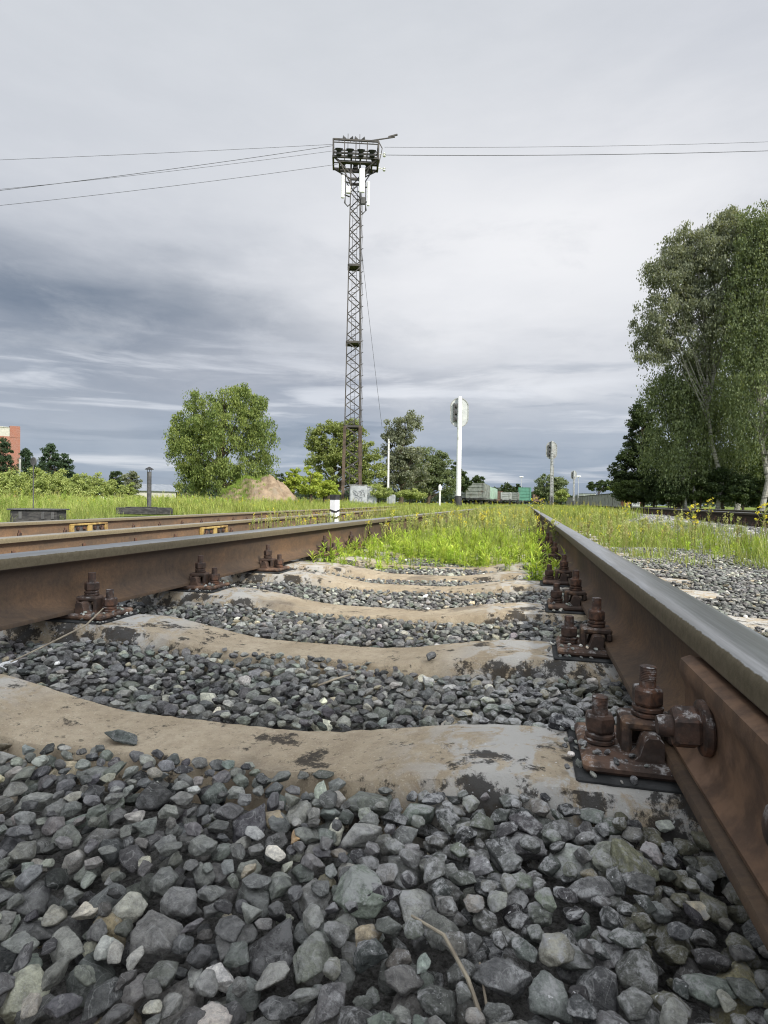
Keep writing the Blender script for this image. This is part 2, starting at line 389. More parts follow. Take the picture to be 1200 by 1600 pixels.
# ------------------------------------------------------------------ ground sheet
D2 = np.array([-.0925, .9957]); N2 = np.array([-.9957, -.0925])      # second track: direction, outward normal
D3 = np.array([.0713, .9975]); P3 = np.array([3.09, 9.2])            # third track: direction, a point of its near rail
N3 = np.array([.9975, -.0713])
def sstep(a, b, x): t = np.clip((x - a) / (b - a), 0, 1); return t * t * (3 - 2 * t)
def gz(x, y):
    x = np.asarray(x, float); y = np.asarray(y, float)
    d3 = np.abs((x - P3[0]) * N3[0] + (y - P3[1]) * N3[1] - .8)
    z = -.03 + .16 * sstep(2.5, 1.35, d3) * sstep(170, 120, y)
    z = z + .02 * np.sin(x * .9 + 1.3) * np.sin(y * .7) * sstep(3, 8, np.hypot(x, y)) - .04 * sstep(-1.7, -2.1, x) * sstep(-7, -5.4, x + .0925 * y)
    return z
def axis(lo, fine0, fine1, hi, step, g=1.22):
    a = list(np.arange(fine0, fine1, step)); s = step
    while a[-1] < hi: s *= g; a.append(a[-1] + s)
    s = step; b = [a[0]]
    while b[-1] > lo: s *= g; b.append(b[-1] - s)
    return np.array(b[:0:-1] + a)
gx = axis(-1500, -6, 7, 1500, .12); gy = axis(-60, -2, 20, 2200, .15)
GX, GY = np.meshgrid(gx, gy); nx_, ny_ = len(gx), len(gy)
I = np.arange(nx_ * ny_).reshape(ny_, nx_)
F = np.stack([I[:-1, :-1], I[:-1, 1:], I[1:, 1:], I[1:, :-1]], -1).reshape(-1, 4)
tag(link('ground', mesh_np('ground', np.stack([GX, GY, gz(GX, GY)], -1).reshape(-1, 3), F, smooth=True), M['ground']), kind='structure')

# ------------------------------------------------------------------ rails
half = [(0, 0), (.075, 0), (.075, .008), (.0735, .0112), (.055, .0150), (.040, .0195), (.026, .026), (.017, .035), (.012, .047), (.0095, .062), (.009, .09), (.0095, .112), (.0125, .125), (.018, .133), (.026, .1385), (.0345, .1435), (.037, .146), (.0368, .160), (.0360, .168), (.0335, .1735), (.0285, .1775), (.020, .1795), (.010, .1800)]
prof = [(x, z) for x, z in half[1:]] + [(-x, z) for x, z in half[1:][::-1]]
def make_rail(path, z0, cant, mat, label, cat='rail', group=None, step=.25):
    """path: two or more (x, y) points of the rail's centre line; the object's origin is at its near foot"""
    P = np.array(path, float); seg = np.hypot(*np.diff(P, axis=0).T); L = np.concatenate([[0], np.cumsum(seg)])
    s = [0.]
    while s[-1] < L[-1]: s.append(s[-1] + step * max(1, s[-1] / 6))
    s = np.clip(s, 0, L[-1]); px = np.interp(s, L, P[:, 0]); py = np.interp(s, L, P[:, 1])
    d = np.gradient(np.stack([px, py], 1), s, axis=0); a = np.arctan2(P[-1][0] - P[0][0], P[-1][1] - P[0][1])
    c, sn = math.cos(a), math.sin(a)
    lx = (px - P[0][0]) * c - (py - P[0][1]) * sn; ly = (px - P[0][0]) * sn + (py - P[0][1]) * c
    Q = np.array(prof); k = len(Q)
    wob = .0006 * np.sin(s * 3.1) + .0004 * np.sin(s * 7.7)
    V = np.stack([np.repeat(lx, k) + np.tile(Q[:, 0], len(s)) + np.repeat(wob, k), np.repeat(ly, k), np.tile(Q[:, 1], len(s))], 1)
    F = np.array([[i * k + j, (i + 1) * k + j, (i + 1) * k + (j + 1) % k, i * k + (j + 1) % k] for i in range(len(s) - 1) for j in range(k)])
    caps = np.array([list(range(k)), list(range((len(s) - 1) * k, len(s) * k))[::-1]])
    me = mesh_np('rail', V, [F, caps], smooth=True)
    try: me.set_sharp_from_angle(angle=R(30))
    except Exception: pass
    o = link('rail', me, mat); o.location = (P[0][0], P[0][1], z0); o.rotation_euler = (0, cant, -a)
    return tag(o, label, cat, group)
XR, XL = .259, -1.347
FZ = RT - .180
railR = make_rail([(XR, -1.2), (XR, 95)], FZ, -.04, M['rail'], 'right rail of the nearest track, broad polished head entering at the lower right corner', group='rails of the nearest track')
railL = make_rail([(XL, -1.2), (XL, 95)], FZ, .04, M['rail'], 'left rail of the nearest track with a tall brown rusty web facing the camera', group='rails of the nearest track')

# bolted joint on the near end of the right rail
fp = [(.0135, .128), (.024, .1340), (.0385, .1375), (.0500, .1330), (.0520, .120), (.0500, .110), (.0465, .102), (.0455, .092), (.0455, .068), (.0465, .056), (.0490, .042), (.0540, .033), (.0640, .0235), (.0630, .0175), (.045, .0215), (.030, .0265), (.0205, .034), (.0150, .047), (.0125, .06), (.012, .10)]
def hexnut(mb, c, r, h, axis, rot=0., ch=.88):
    mb.lathe(c, [(r * ch, 0), (r, h * .14), (r, h * .86), (r * ch, h)], 6, axis)
for sx, lab in ((-1, 'ribbed brown splice bar bolted to the inner side of the rail'), (1, None)):
    y1 = .84 + 1.2; y0 = -.16 + 1.2
    mb = MB()
    n_ = 40; P = np.array(fp)
    ys = np.linspace(y1, y0, n_)
    V = np.concatenate([np.stack([sx * P[:, 0], np.full(len(P), y) , P[:, 1]], 1) for y in ys]); k = len(P)
    Fq = [[i * k + j, i * k + (j + 1) % k, (i + 1) * k + (j + 1) % k, (i + 1) * k + j] for i in range(n_ - 1) for j in range(k)]
    mb.add(V, Fq + [list(range(k))[::-1], [(n_ - 1) * k + j for j in range(k)]])
    f_ = mb.build('fishplate', M['fishplate'], railR, smooth=True)
    if lab: f_['label'] = lab
    for q, y in enumerate((.735, .515, .385, .16)):
        mb = MB(); nut = (q % 2 == 0) ^ (sx == 1); c = np.array([sx * .0465, y + 1.2, .079])
        if nut:
            mb.lathe(c, [(.030, 0), (.032, .003), (.031, .009), (.026, .011)], 28, (sx, 0, 0))
            w_ = mb.build('washer', M['bolt'], f_, smooth=True)
            mb = MB(); hexnut(mb, c + [sx * .011, 0, 0], .0245, .028, (sx, 0, 0))
            mb.build('nut', M['bolt'], f_)
            mb = MB(); mb.lathe(c + [sx * .039, 0, 0], [(.0125, -.01), (.0125, .012), (.0105, .016)], 20, (sx, 0, 0)); mb.build('bolt', M['bolt'], f_, smooth=True)
        else:
            mb.lathe(c, [(.024, 0), (.0235, .008), (.019, .015), (.011, .019), (.003, .020)], 28, (sx, 0, 0)); mb.build('bolt_head', M['bolt'], f_, smooth=True)

# ------------------------------------------------------------------ sleepers
SY = [.273, .866, 1.468, 2.062, 2.685, 3.10, 3.54, 4.116, 4.663, 5.30, 5.9, 6.5, 7.1, 7.7, 8.3]
TC = (XR + XL) / 2
SEAT = .066
def sl_top(ax, seed=0.):        # sleeper top height against |x| from its centre
    return np.where(ax < .02, .020, .020 + (SEAT - .020) * sstep(.14, .56, ax)) - .012 * sstep(1.05, 1.34, ax)
def make_sleeper(y, seed, fine):
    r = np.random.default_rng(seed); nx = 170 if fine else 50
    xs = np.linspace(-1.34, 1.34, nx); tops = sl_top(np.abs(xs)); wt = .093 - .012 * sstep(.5, .1, np.abs(xs)); wb = .150
    sec = [(-1, -.17, 1), (-.35, -.12, .9), (-.08, -.035, .5), (0, -.007, .06), (0, -.002, .02)]
    rows = []
    t = np.linspace(-1, 1, 9)
    ph = r.uniform(0, 6, 8)
    for x, tz, wh in zip(xs, tops, wt):
        row = []
        n1 = .0015 * math.sin(x * 9 + ph[0]) + .001 * math.sin(x * 23 + ph[1]); n2 = .0015 * math.sin(x * 11 + ph[2]) + .001 * math.sin(x * 31 + ph[3])
        if fine: n1 += r.normal(0, .0011); n2 += r.normal(0, .0011)
        row += [(-wb, -.17), (-(wh + .028) + n1, -.075), (-(wh + .011) + n1, -.026), (-(wh + .0015) + n1, -.007)]
        row += [(k * (wh - .006), 0.) for k in t]
        row += [((wh + .0015) + n2, -.007), ((wh + .011) + n2, -.026), ((wh + .028) + n2, -.075), (wb, -.17)]
        for (a, b_) in row: rows.append((x, a, max(-.17, tz + b_) + (r.normal(0, .0006) if fine else 0)))
    k = 17; V = np.array(rows)
    F = [[i * k + j, (i + 1) * k + j, (i + 1) * k + (j + 1), i * k + (j + 1)] for i in range(nx - 1) for j in range(k - 1)]
    me = mesh_np('sleeper', V, [np.array(F), np.array([list(range(k))[::-1], list(range((nx - 1) * k, nx * k))])], smooth=True)
    try: me.set_sharp_from_angle(angle=R(24))
    except Exception: pass
    o = link('sleeper', me, M['concrete']); o.location = (TC, y, 0); return o
ORD = ['', 'nearest', 'second', 'third', 'fourth', 'fifth', 'sixth', 'seventh', 'eighth', 'ninth', 'tenth']
SL_LAB = {0: 'concrete sleeper buried under the stones at the very bottom of the photo',
          1: 'nearest whole concrete sleeper, tan and broad with a single dark stone lying on it',
          2: 'second concrete sleeper from the front, one small stone on its near edge',
          3: 'third concrete sleeper from the front with pale lichen on its left end',
          4: 'fourth concrete sleeper from the front, last bare one before the weeds',
          5: 'concrete sleeper at the front edge of the bright weeds between the rails'}
for i, y in enumerate(SY):
    s_ = make_sleeper(y, 10 + i, i < 5)
    tag(s_, SL_LAB.get(i, f'weed-covered {ordw(i)} concrete sleeper from the front of the nearest track'), 'sleeper', 'concrete sleepers of the nearest track')

# ------------------------------------------------------------------ rail fastenings (origin: rail centre on the sleeper seat; +x = towards the track's outside)
def make_fastening():
    root = empty('rail_fastening')
    mb = MB(); mb.box((0, 0, .004), (.380, .176, .008), bev=.003); mb.build('rubber_pad', M['rubber'], root)
    mb = MB(); mb.box((0, 0, .016), (.36, .150, .015), bev=.005)
    pl = mb.build('base_plate', M['plate'], root)
    for sx in (-1, 1):       # ribs that hold the rail foot, with the bolt slot between them
        for sy in (-1, 1):
            mb = MB(); mb.prism([(.0785, .020), (.1200, .020), (.1080, .0300), (.1020, .0500), (.0980, .0545), (.0850, .0545), (.0785, .049)], (0, sy * .020, 0), (0, sy * .055, 0), (sx, 0, 0), (0, 0, 1))
            mb.build('rib', M['plate'], pl)
        mb = MB()            # clamp: a folded steel bracket bearing on the foot and the plate
        mb.box((sx * .0910, 0, .0600), (.070, .056, .014), bev=.004)
        mb.box((sx * .1195, 0, .040), (.013, .056, .044), bev=.004)
        mb.box((sx * .0620, 0, .0470), (.012, .060, .020), bev=.004)
        cl_ = mb.build('clamp', M['clamp'], root)
        for (x, z, nm, h2) in ((.0900, .0670, 'clamp_bolt', .021), (.1520, .0235, 'anchor_bolt', .017)):
            bx = sx * x
            mb = MB(); pr = [(.0105, 0.)]
            for q in range(8): zz = .045 + .003 + q * .0027 * (h2 / .024); pr += [(.0111, zz), (.0105, zz + .0013)]
            pr += [(.0108, .048 + h2 - .0005), (.009, .0485 + h2)]
            mb.lathe((bx, 0, z), pr, 16); bo = mb.build(nm, M['bolt'], root, smooth=True)
            mb = MB()
            for q in range(2): mb.lathe((bx + .0008 * q, .0006 * q, z + .0005 + q * .0075), [(.0185, 0), (.0205, .0015), (.0205, .0055), (.0185, .0068)], 24)
            mb.build('spring_washer', M['bolt'], bo, smooth=True)
            mb = MB(); hexnut(mb, (bx, 0, z + .0165), .0208, .024, (0, 0, 1), ch=.9); mb.build('nut', M['bolt'], bo)
    return root
proto = make_fastening(); first = True
RN = {1: 'nearest', 2: 'second', 3: 'third', 4: 'fourth'}
for i, y in enumerate(SY):
    if i == 0: continue
    for side, x in (('right', XR), ('left', XL)):
        if i == 5: continue
        o = proto if first else copy_tree(proto); first = False
        o.location = (x, y + rng.normal(0, .004), SEAT - .002); o.rotation_euler.z = (math.pi if side == 'left' else 0) + rng.normal(0, .01)
        if i in RN: lab = f'rusty bolted rail fastening on the {side} end of the {RN[i]} sleeper from the front'
        else: lab = f'{ordw(i)} fastening from the front on the {side} rail, among the weeds'
        tag(o, lab, 'rail fastening', 'rail fastenings of the nearest track')

# ------------------------------------------------------------------ stones
def ico(level):
    t = (1 + 5 ** .5) / 2
    V = [(-1, t, 0), (1, t, 0), (-1, -t, 0), (1, -t, 0), (0, -1, t), (0, 1, t), (0, -1, -t), (0, 1, -t), (t, 0, -1), (t, 0, 1), (-t, 0, -1), (-t, 0, 1)]
    V = [np.array(v) / np.linalg.norm(v) for v in V]
    F = [(0, 11, 5), (0, 5, 1), (0, 1, 7), (0, 7, 10), (0, 10, 11), (1, 5, 9), (5, 11, 4), (11, 10, 2), (10, 7, 6), (7, 1, 8), (3, 9, 4), (3, 4, 2), (3, 2, 6), (3, 6, 8), (3, 8, 9), (4, 9, 5), (2, 4, 11), (6, 2, 10), (8, 6, 7), (9, 8, 1)]
    for _ in range(level):
        cache = {}; G = []
        def mid(a, b):
            k = (min(a, b), max(a, b))
            if k not in cache: v = V[a] + V[b]; V.append(v / np.linalg.norm(v)); cache[k] = len(V) - 1
            return cache[k]
        for a, b, c in F:
            x, y, z = mid(a, b), mid(b, c), mid(c, a); G += [(a, x, z), (b, y, x), (c, z, y), (x, y, z)]
        F = G
    return np.array(V), np.array(F, dtype=np.int32)
ICO = [ico(i) for i in range(5)]
NV = 28; PL = []
for i in range(NV):
    k = rng.integers(11, 16); t_ = np.arange(k) + .5; ph_ = np.arccos(1 - 2 * t_ / k); th_ = t_ * 2.39996
    nn = np.stack([np.cos(th_) * np.sin(ph_), np.sin(th_) * np.sin(ph_), np.cos(ph_)], 1) + rng.normal(0, .26, (k, 3)); nn /= np.linalg.norm(nn, axis=1)[:, None]
    PL.append((nn, rng.uniform(.62, .98, k), rng.normal(size=(5, 3)) * 2.4, rng.uniform(0, 6, 5), np.array([rng.uniform(1.05, 1.4), rng.uniform(.85, 1.05), rng.uniform(.55, .8)])))
def stone_shape(i, level, hard=60.):
    nn, dd, wk, wp, sc = PL[i]; D, F = ICO[level]
    q = np.maximum(D @ nn.T, 1e-4) / dd
    r = (q ** hard).sum(1) ** (-1 / hard); r = np.minimum(r, 1.45)
    r = r * (1 + .035 * np.sin(D @ wk.T * 2.0 + wp).sum(1) / 2.2)
    if level >= 3:
        q_ = np.random.default_rng(i); kk = q_.normal(size=(7, 3)) * 7
        r = r * (1 + .022 * (np.abs(np.sin(D @ kk.T + q_.uniform(0, 6, 7))).mean(1) - .64) * 2.4)
        kk = q_.normal(size=(9, 3)) * 19; r = r * (1 + .010 * np.sin(D @ kk.T + q_.uniform(0, 6, 9)).sum(1) / 1.6)
    return D * r[:, None] * sc
SH = {(i, l): stone_shape(i, l) for i in range(NV) for l in (0, 1, 2, 3)}
def rand_rot(r, flat=.45):
    a = r.uniform(0, 2 * math.pi); t = r.normal(0, flat); b = r.uniform(0, 2 * math.pi)
    Rz = np.array([[math.cos(a), -math.sin(a), 0], [math.sin(a), math.cos(a), 0], [0, 0, 1]])
    Rx = np.array([[1, 0, 0], [0, math.cos(t), -math.sin(t)], [0, math.sin(t), math.cos(t)]])
    Rb = np.array([[math.cos(b), -math.sin(b), 0], [math.sin(b), math.cos(b), 0], [0, 0, 1]])
    return Rb @ Rx @ Rz
def stone_cols(n, x=None):
    pal = np.array([(.085, .088, .092), (.115, .120, .122), (.060, .062, .068), (.120, .134, .124), (.150, .162, .148), (.175, .178, .176), (.095, .108, .104), (.21, .19, .145), (.24, .245, .22), (.50, .47, .43)])
    pr = np.array([.22, .22, .20, .07, .03, .12, .06, .025, .028, .003]); pr /= pr.sum()
    c = pal[rng.choice(len(pal), n, p=pr)] * rng.lognormal(0, .34, (n, 1)) * rng.normal(1, .025, (n, 3))
    return np.clip(c * 1.5 * np.array([1.06, 1.02, .94]), .02, .85)
# deposition: every stone comes to rest on the height map left by the earlier ones
G_ = .005; X0, X1, Y0, Y1 = -1.62, 2.15, .12, 5.3
nxg, nyg = int((X1 - X0) / G_), int((Y1 - Y0) / G_)
hx = X0 + (np.arange(nxg) + .5) * G_; hy = Y0 + (np.arange(nyg) + .5) * G_
HX, HY = np.meshgrid(hx, hy, indexing='ij')
def target(x, y):
    ax = np.abs(x - TC)
    t = .004 + .022 * sstep(.30, .62, ax) * 1.0
    t = t + .006 * np.sin(x * 5 + y * 3) + .005 * np.sin(y * 7.3 - x * 4.1)
    t = t - .03 * np.exp(-((x - XL) / .16) ** 2) + .012 * np.exp(-((y - .55) / .3) ** 2) * (x < .12)
    t = t + .02 * sstep(.40, .55, x)
    return t
TG = target(HX, HY); H = TG - .034; KEEP = np.zeros_like(H, bool)
for y in SY:
    m_ = (np.abs(HY - y) < .098) & (np.abs(HX - TC) < 1.34)
    tp = sl_top(np.abs(HX - TC)); H[m_] = np.maximum(H, tp - .002)[m_]; KEEP |= (np.abs(HY - y) < .080) & (np.abs(HX - TC) < 1.33)
for x in (XR, XL):
    for y in SY: KEEP |= (np.abs(HX - x) < .20) & (np.abs(HY - y) < .10)
    m_ = np.abs(HX - x) < .078; H[m_] = np.maximum(H[m_], np.where(TG[m_] > -1, H[m_], 0))
SHV = {i: stone_shape(i, 3) for i in range(NV)}
combos = []
for q in range(340):
    i = q % NV; r_ = float(np.clip(rng.lognormal(math.log(.0122), .36), .0070, .0240)); Ro = rand_rot(rng); V = SHV[i] @ Ro.T * r_
    gx_ = np.floor(V[:, 0] / G_).astype(int); gy_ = np.floor(V[:, 1] / G_).astype(int)
    a0, b0 = gx_.min(), gy_.min(); w_, h_ = gx_.max() - a0 + 1, gy_.max() - b0 + 1
    Bt = np.full((w_, h_), 9.); Tp = np.full((w_, h_), -9.)
    np.minimum.at(Bt, (gx_ - a0, gy_ - b0), V[:, 2]); np.maximum.at(Tp, (gx_ - a0, gy_ - b0), V[:, 2])
    ok = Bt < 8; combos.append((i, r_, Ro, a0, b0, w_, h_, Bt, Tp, ok, Tp.max()))
STN = []; foot_area = np.mean([c[9].sum() for c in combos]) * G_ * G_
area = (X1 - X0) * (Y1 - Y0); tries = int(area / foot_area * 5.2)
big_r = np.array([c[1] for c in combos])
for t_ in range(tries):
    q = rng.integers(len(combos)); i, r_, Ro, a0, b0, w_, h_, Bt, Tp, ok, tmax = combos[q]
    best = None
    cx = rng.integers(2 - a0, nxg - w_ - a0 - 2); cy = rng.integers(2 - b0, nyg - h_ - b0 - 2)
    for k in range(5):
        x_ = cx + (0 if k == 0 else int(rng.integers(-6, 7))); y_ = cy + (0 if k == 0 else int(rng.integers(-6, 7)))
        xa, ya = x_ + a0, y_ + b0
        if xa < 0 or ya < 0 or xa + w_ > nxg or ya + h_ > nyg: continue
        kp = KEEP[xa:xa + w_, ya:ya + h_]
        if (kp & ok).sum() > 3: continue
        z = (H[xa:xa + w_, ya:ya + h_] - Bt)[ok].max()
        if best is None or z < best[0]: best = (z, x_, y_, xa, ya)
    if best is None: continue
    z, x_, y_, xa, ya = best
    if z + tmax > TG[x_, y_] + .024: continue
    z -= .0015
    P_ = H[xa:xa + w_, ya:ya + h_]; P_[ok] = np.maximum(P_[ok], z + Tp[ok])
    STN.append((q, X0 + x_ * G_, Y0 + y_ * G_, z))
main_n = len(STN)
fines = []
for q in range(160):
    i = q % NV; r_ = float(rng.uniform(.0045, .0095)); Ro = rand_rot(rng, .8); V = SHV[i] @ Ro.T * r_
    gx_ = np.floor(V[:, 0] / G_).astype(int); gy_ = np.floor(V[:, 1] / G_).astype(int); a0, b0 = gx_.min(), gy_.min(); w_, h_ = gx_.max() - a0 + 1, gy_.max() - b0 + 1
    Bt = np.full((w_, h_), 9.); Tp = np.full((w_, h_), -9.)
    np.minimum.at(Bt, (gx_ - a0, gy_ - b0), V[:, 2]); np.maximum.at(Tp, (gx_ - a0, gy_ - b0), V[:, 2]); ok = Bt < 8
    fines.append((i, r_, Ro, a0, b0, w_, h_, Bt, Tp, ok, Tp.max()))
combos += fines; nb = len(combos) - len(fines)
low = np.argwhere((H < TG - .006) & ~KEEP); low = np.concatenate([low[rng.integers(0, len(low), 26000)], (lambda L: L[rng.integers(0, len(L), 26000)])(low[hy[low[:, 1]] < 1.5])])
for (x_, y_) in low:
    q = nb + int(rng.integers(len(fines))); i, r_, Ro, a0, b0, w_, h_, Bt, Tp, ok, tmax = combos[q]; xa, ya = x_ + a0, y_ + b0
    if hy[y_] > 3.4 or xa < 0 or ya < 0 or xa + w_ > nxg or ya + h_ > nyg: continue
    if (KEEP[xa:xa + w_, ya:ya + h_] & ok).any(): continue
    P_ = H[xa:xa + w_, ya:ya + h_]; z = (P_ - Bt)[ok].max() - .001
    if z + tmax > TG[x_, y_] + .002: continue
    P_[ok] = np.maximum(P_[ok], z + Tp[ok]); STN.append((q, X0 + x_ * G_, Y0 + y_ * G_, z))
print('stones placed', main_n, len(STN))
def bake_stones(lst):
    """lst: (variant, level, size, Rot, pos, colour)"""
    Vs, Fs, Cs, off = [], [], [], 0
    for i, lv, s, Ro, p, c in lst:
        V = SH[(i, lv)] @ Ro.T * s + p; F = ICO[lv][1]
        Vs.append(V.astype(np.float32)); Fs.append(F + off); off += len(V); Cs.append(np.repeat(c[None], len(V), 0))
    return np.concatenate(Vs), np.concatenate(Fs), np.concatenate(Cs)
def smooth_flags(me, lst): me.polygons.foreach_set('use_smooth', np.concatenate([np.full(len(ICO[l[1]][1]), l[1] >= 3) for l in lst])); return me
lst = []; cc = stone_cols(len(STN)); cam2 = CAM
for (q, x, y, z), c in zip(STN, cc):
    i, r_, Ro, a0, b0, w_, h_, Bt, Tp, ok, tmax = combos[q]
    xi, yi = int(round((x - X0) / G_)) + a0, int(round((y - Y0) / G_)) + b0
    if (H[xi:xi + w_, yi:yi + h_][ok] > (z + Tp[ok]) + .004).mean() > .93: continue      # fully buried
    p = np.array([x, y, z]); d = np.linalg.norm(p - cam2); dd = (p - CAM) @ FW; uu = 600 + FPX * ((p - CAM) @ RI) / max(dd, .05)
    vis = dd > .1 and -60 < uu < 1260
    lv = (3 if d < .95 else 2 if d < 2.4 else 1) - (q >= nb)
    if not vis: lv = 1
    if x < -1.45: lv = 1
    if x > .1 and dd > 0 and y < 1.9 and x > .1:      # greener, browner stones beside the right rail
        if rng.random() < .45: c = np.array([.17, .165, .12]) * rng.uniform(.6, 1.3)
    lst.append((i, lv, r_, Ro, p, c))
for yc in (.866, 1.468, 2.062):
    for xc, sg in ((XR, -1), (XL, 1)):
        for k in range(46):
            x = xc + sg * rng.uniform(.095, .20); y = yc + rng.uniform(-.088, .088)
            if min(abs(x - (xc + sg * b_)) for b_ in (.090, .152)) < .024 and abs(y - yc) < .026: continue
            s_ = rng.uniform(.0022, .0062); z = .0885 if abs(x - xc) < .178 and abs(y - yc) < .073 else .072
            lst.append((int(rng.integers(NV)), 1, s_, rand_rot(rng, .8), np.array([x, y, z + s_ * .5]), stone_cols(1)[0] * rng.uniform(.8, 2.2)))
V, F, C = bake_stones(lst); print('stone tris', len(F), 'stones', len(lst))
tag(link('ballast', smooth_flags(mesh_np('ballast', V, F, C), lst), M['stone']), 'bed of grey crushed stones between and beside the rails of the nearest track', 'ballast', kind='stuff')
# coarser ballast further off, along the other tracks
lst = []
def scatter(nst, fx, smin=.015, smax=.03, lv=0):
    P = fx(nst)
    z = gz(P[:, 0], P[:, 1]); cs = stone_cols(len(P)) * 1.15
    for (x, y), z_, c in zip(P, z, cs):
        s = rng.uniform(smin, smax); lst.append((int(rng.integers(NV)), lv, s * 1.1, rand_rot(rng, .6), np.array([x, y, z_ + rng.uniform(-.003, .016)]), c))
def strip3(n):
    y = 2 + 26 * rng.random(n) ** 1.35; o = rng.uniform(-1.7, .6, n); x = P3[0] + (y - P3[1]) * D3[0] / D3[1] + o; return np.stack([x, y], 1)
scatter(21000, strip3, .017, .034, 1)
def strip2(n):
    s = 2 + 22 * rng.random(n) ** 1.3; o = rng.uniform(1.6, 5.4, n); p = D2 * s[:, None] + N2 * o[:, None]; return p[p[:, 0] < -1.45]
scatter(16000, strip2, .018, .034, 0)
def strip1(n):
    y = 5.2 + 9 * rng.random(n); x = rng.uniform(-1.6, 2.0, n); return np.stack([x, y], 1)
scatter(9000, strip1, .016, .03, 1)
V, F, C = bake_stones(lst)
tag(link('ballast', mesh_np('ballast_far', V, F, C, smooth=False), M['stone']), 'grey gravel shoulders of the two side tracks', 'ballast', kind='stuff')
# single stones that stand out
def loose(x, y, size, var, c, label, z=None, rot=None, lv=3, seed=1, sq=(1, 1, 1)):
    r = np.random.default_rng(seed); V = stone_shape(var, 4 if lv > 3 else lv) * np.array(sq) @ (rot if rot is not None else rand_rot(r, .3)).T * size
    if z is None:
        xi, yi = int((x - X0) / G_), int((y - Y0) / G_); k = max(2, int(size * .55 / G_)); z = H[xi - k:xi + k, yi - k:yi + k].mean() 
        zc = z + .10 * size
    else: zc = z - V[:, 2].min() - .001
    o = link('stone', mesh_np('stone', V, ICO[4 if lv > 3 else lv][1], np.repeat(np.array(c)[None], len(V), 0), smooth=True), M['stone'])
    o.location = (x, y, zc); tag(o, label, 'stone', 'stones that stand out of the ballast'); return o
tp = lambda x: float(sl_top(np.array(abs(x - TC))))
loose(-.640, .822, 0.0216, 3, (.085, .095, .088), 'dark pointed stone lying alone on top of the nearest sleeper', z=tp(-.64), rot=np.array([[.98, .15, .12], [-.15, .98, 0], [-.12, 0, .99]]), sq=(1.25, .8, .62), lv=4)
loose(-.548, .785, 0.0088, 5, (.08, .08, .085), 'small dark stone at the front edge of the nearest sleeper', z=tp(-.55), seed=6)
loose(-.250, .445, 0.0132, 7, (.72, .69, .66), 'small white quartz stone in the dark gravel at the lower middle', seed=7, lv=4)
loose(-.259, .645, 0.0100, 8, (.50, .33, .17), 'small orange ochre stone in the gravel below the nearest sleeper', seed=8)
loose(-.300, .668, 0.0136, 9, (.36, .29, .19), 'tan stone beside the small orange stone', seed=9)
loose(-.155, .552, 0.0232, 10, (.21, .24, .20), 'large pale grey green stone in the lower middle of the gravel', seed=10, lv=4)
loose(-.420, .485, 0.0112, 11, (.62, .57, .48), 'cream stone in the gravel at lower left', seed=11, lv=4)
loose(-.380, .470, 0.0144, 12, (.30, .25, .16), 'brown stone just right of the cream stone at lower left', seed=12, lv=4)
loose(.146, .700, 0.0160, 13, (.52, .48, .48), 'pinkish white crumbly stone close to the right rail foot', seed=13, lv=4)
loose(.112, .640, 0.0216, 14, (.25, .25, .17), 'olive green angular stone near the right rail', seed=14, lv=4)
loose(.172, .610, 0.0116, 15, (.56, .50, .38), 'small cream stone nearest the right rail foot', seed=15, lv=4)
loose(.180, .520, 0.0272, 16, (.36, .33, .21), 'long sandy olive stone slab in the lower right corner', seed=16, lv=4, sq=(1.3, .9, .8))
loose(.062, .960, 0.0208, 17, (.05, .05, .055), 'dark speckled stone leaning on the corner of the nearest fastening plate', z=tp(.06) - .004, seed=17, lv=4)
loose(-.215, 1.385, 0.0144, 18, (.12, .12, .12), 'small stone on the near edge of the second sleeper', z=tp(-.2), seed=18)
loose(-.405, .400, 0.0208, 2, (.42, .42, .33), 'pale olive stone at the lower left bottom edge', seed=21, lv=4)
loose(-.225, .395, 0.0160, 4, (.55, .50, .46), 'pale pinkish stone at the bottom edge of the photo', seed=22, lv=4)
# dry stalks lying on the stones
def stalk(pts, r, label):
    mb = MB(); mb.tube(pts, r, 7); tag(mb.build('dry_stalk', M['wood'], smooth=True), label, 'dry stalk')
stalk([(-.095, .515, .045), (-.062, .490, .052), (-.038, .455, .047), (-.018, .415, .036), (-.01, .37, .03)], [.0012, .0016, .0018, .0018, .0015], 'bent pale dry stalk lying on the gravel at lower middle right')
stalk([(-.030, .470, .050), (-.022, .44, .040), (-.010, .40, .034)], [.0008, .0012, .001], 'short thin dry twig beside the bent pale stalk')
stalk([(-1.16, 1.40, .11), (-1.13, 1.30, .085), (-1.12, 1.17, .068), (-1.11, 1.05, .055)], [.002, .0025, .0022, .0016], 'dark thin twig leaning on the left rail fastening of the second sleeper')
stalk([(-.42, 1.145, .034), (-.39, 1.175, .042), (-.365, 1.20, .046)], [.002, .0024, .0018], 'short white twig on the gravel before the second sleeper')

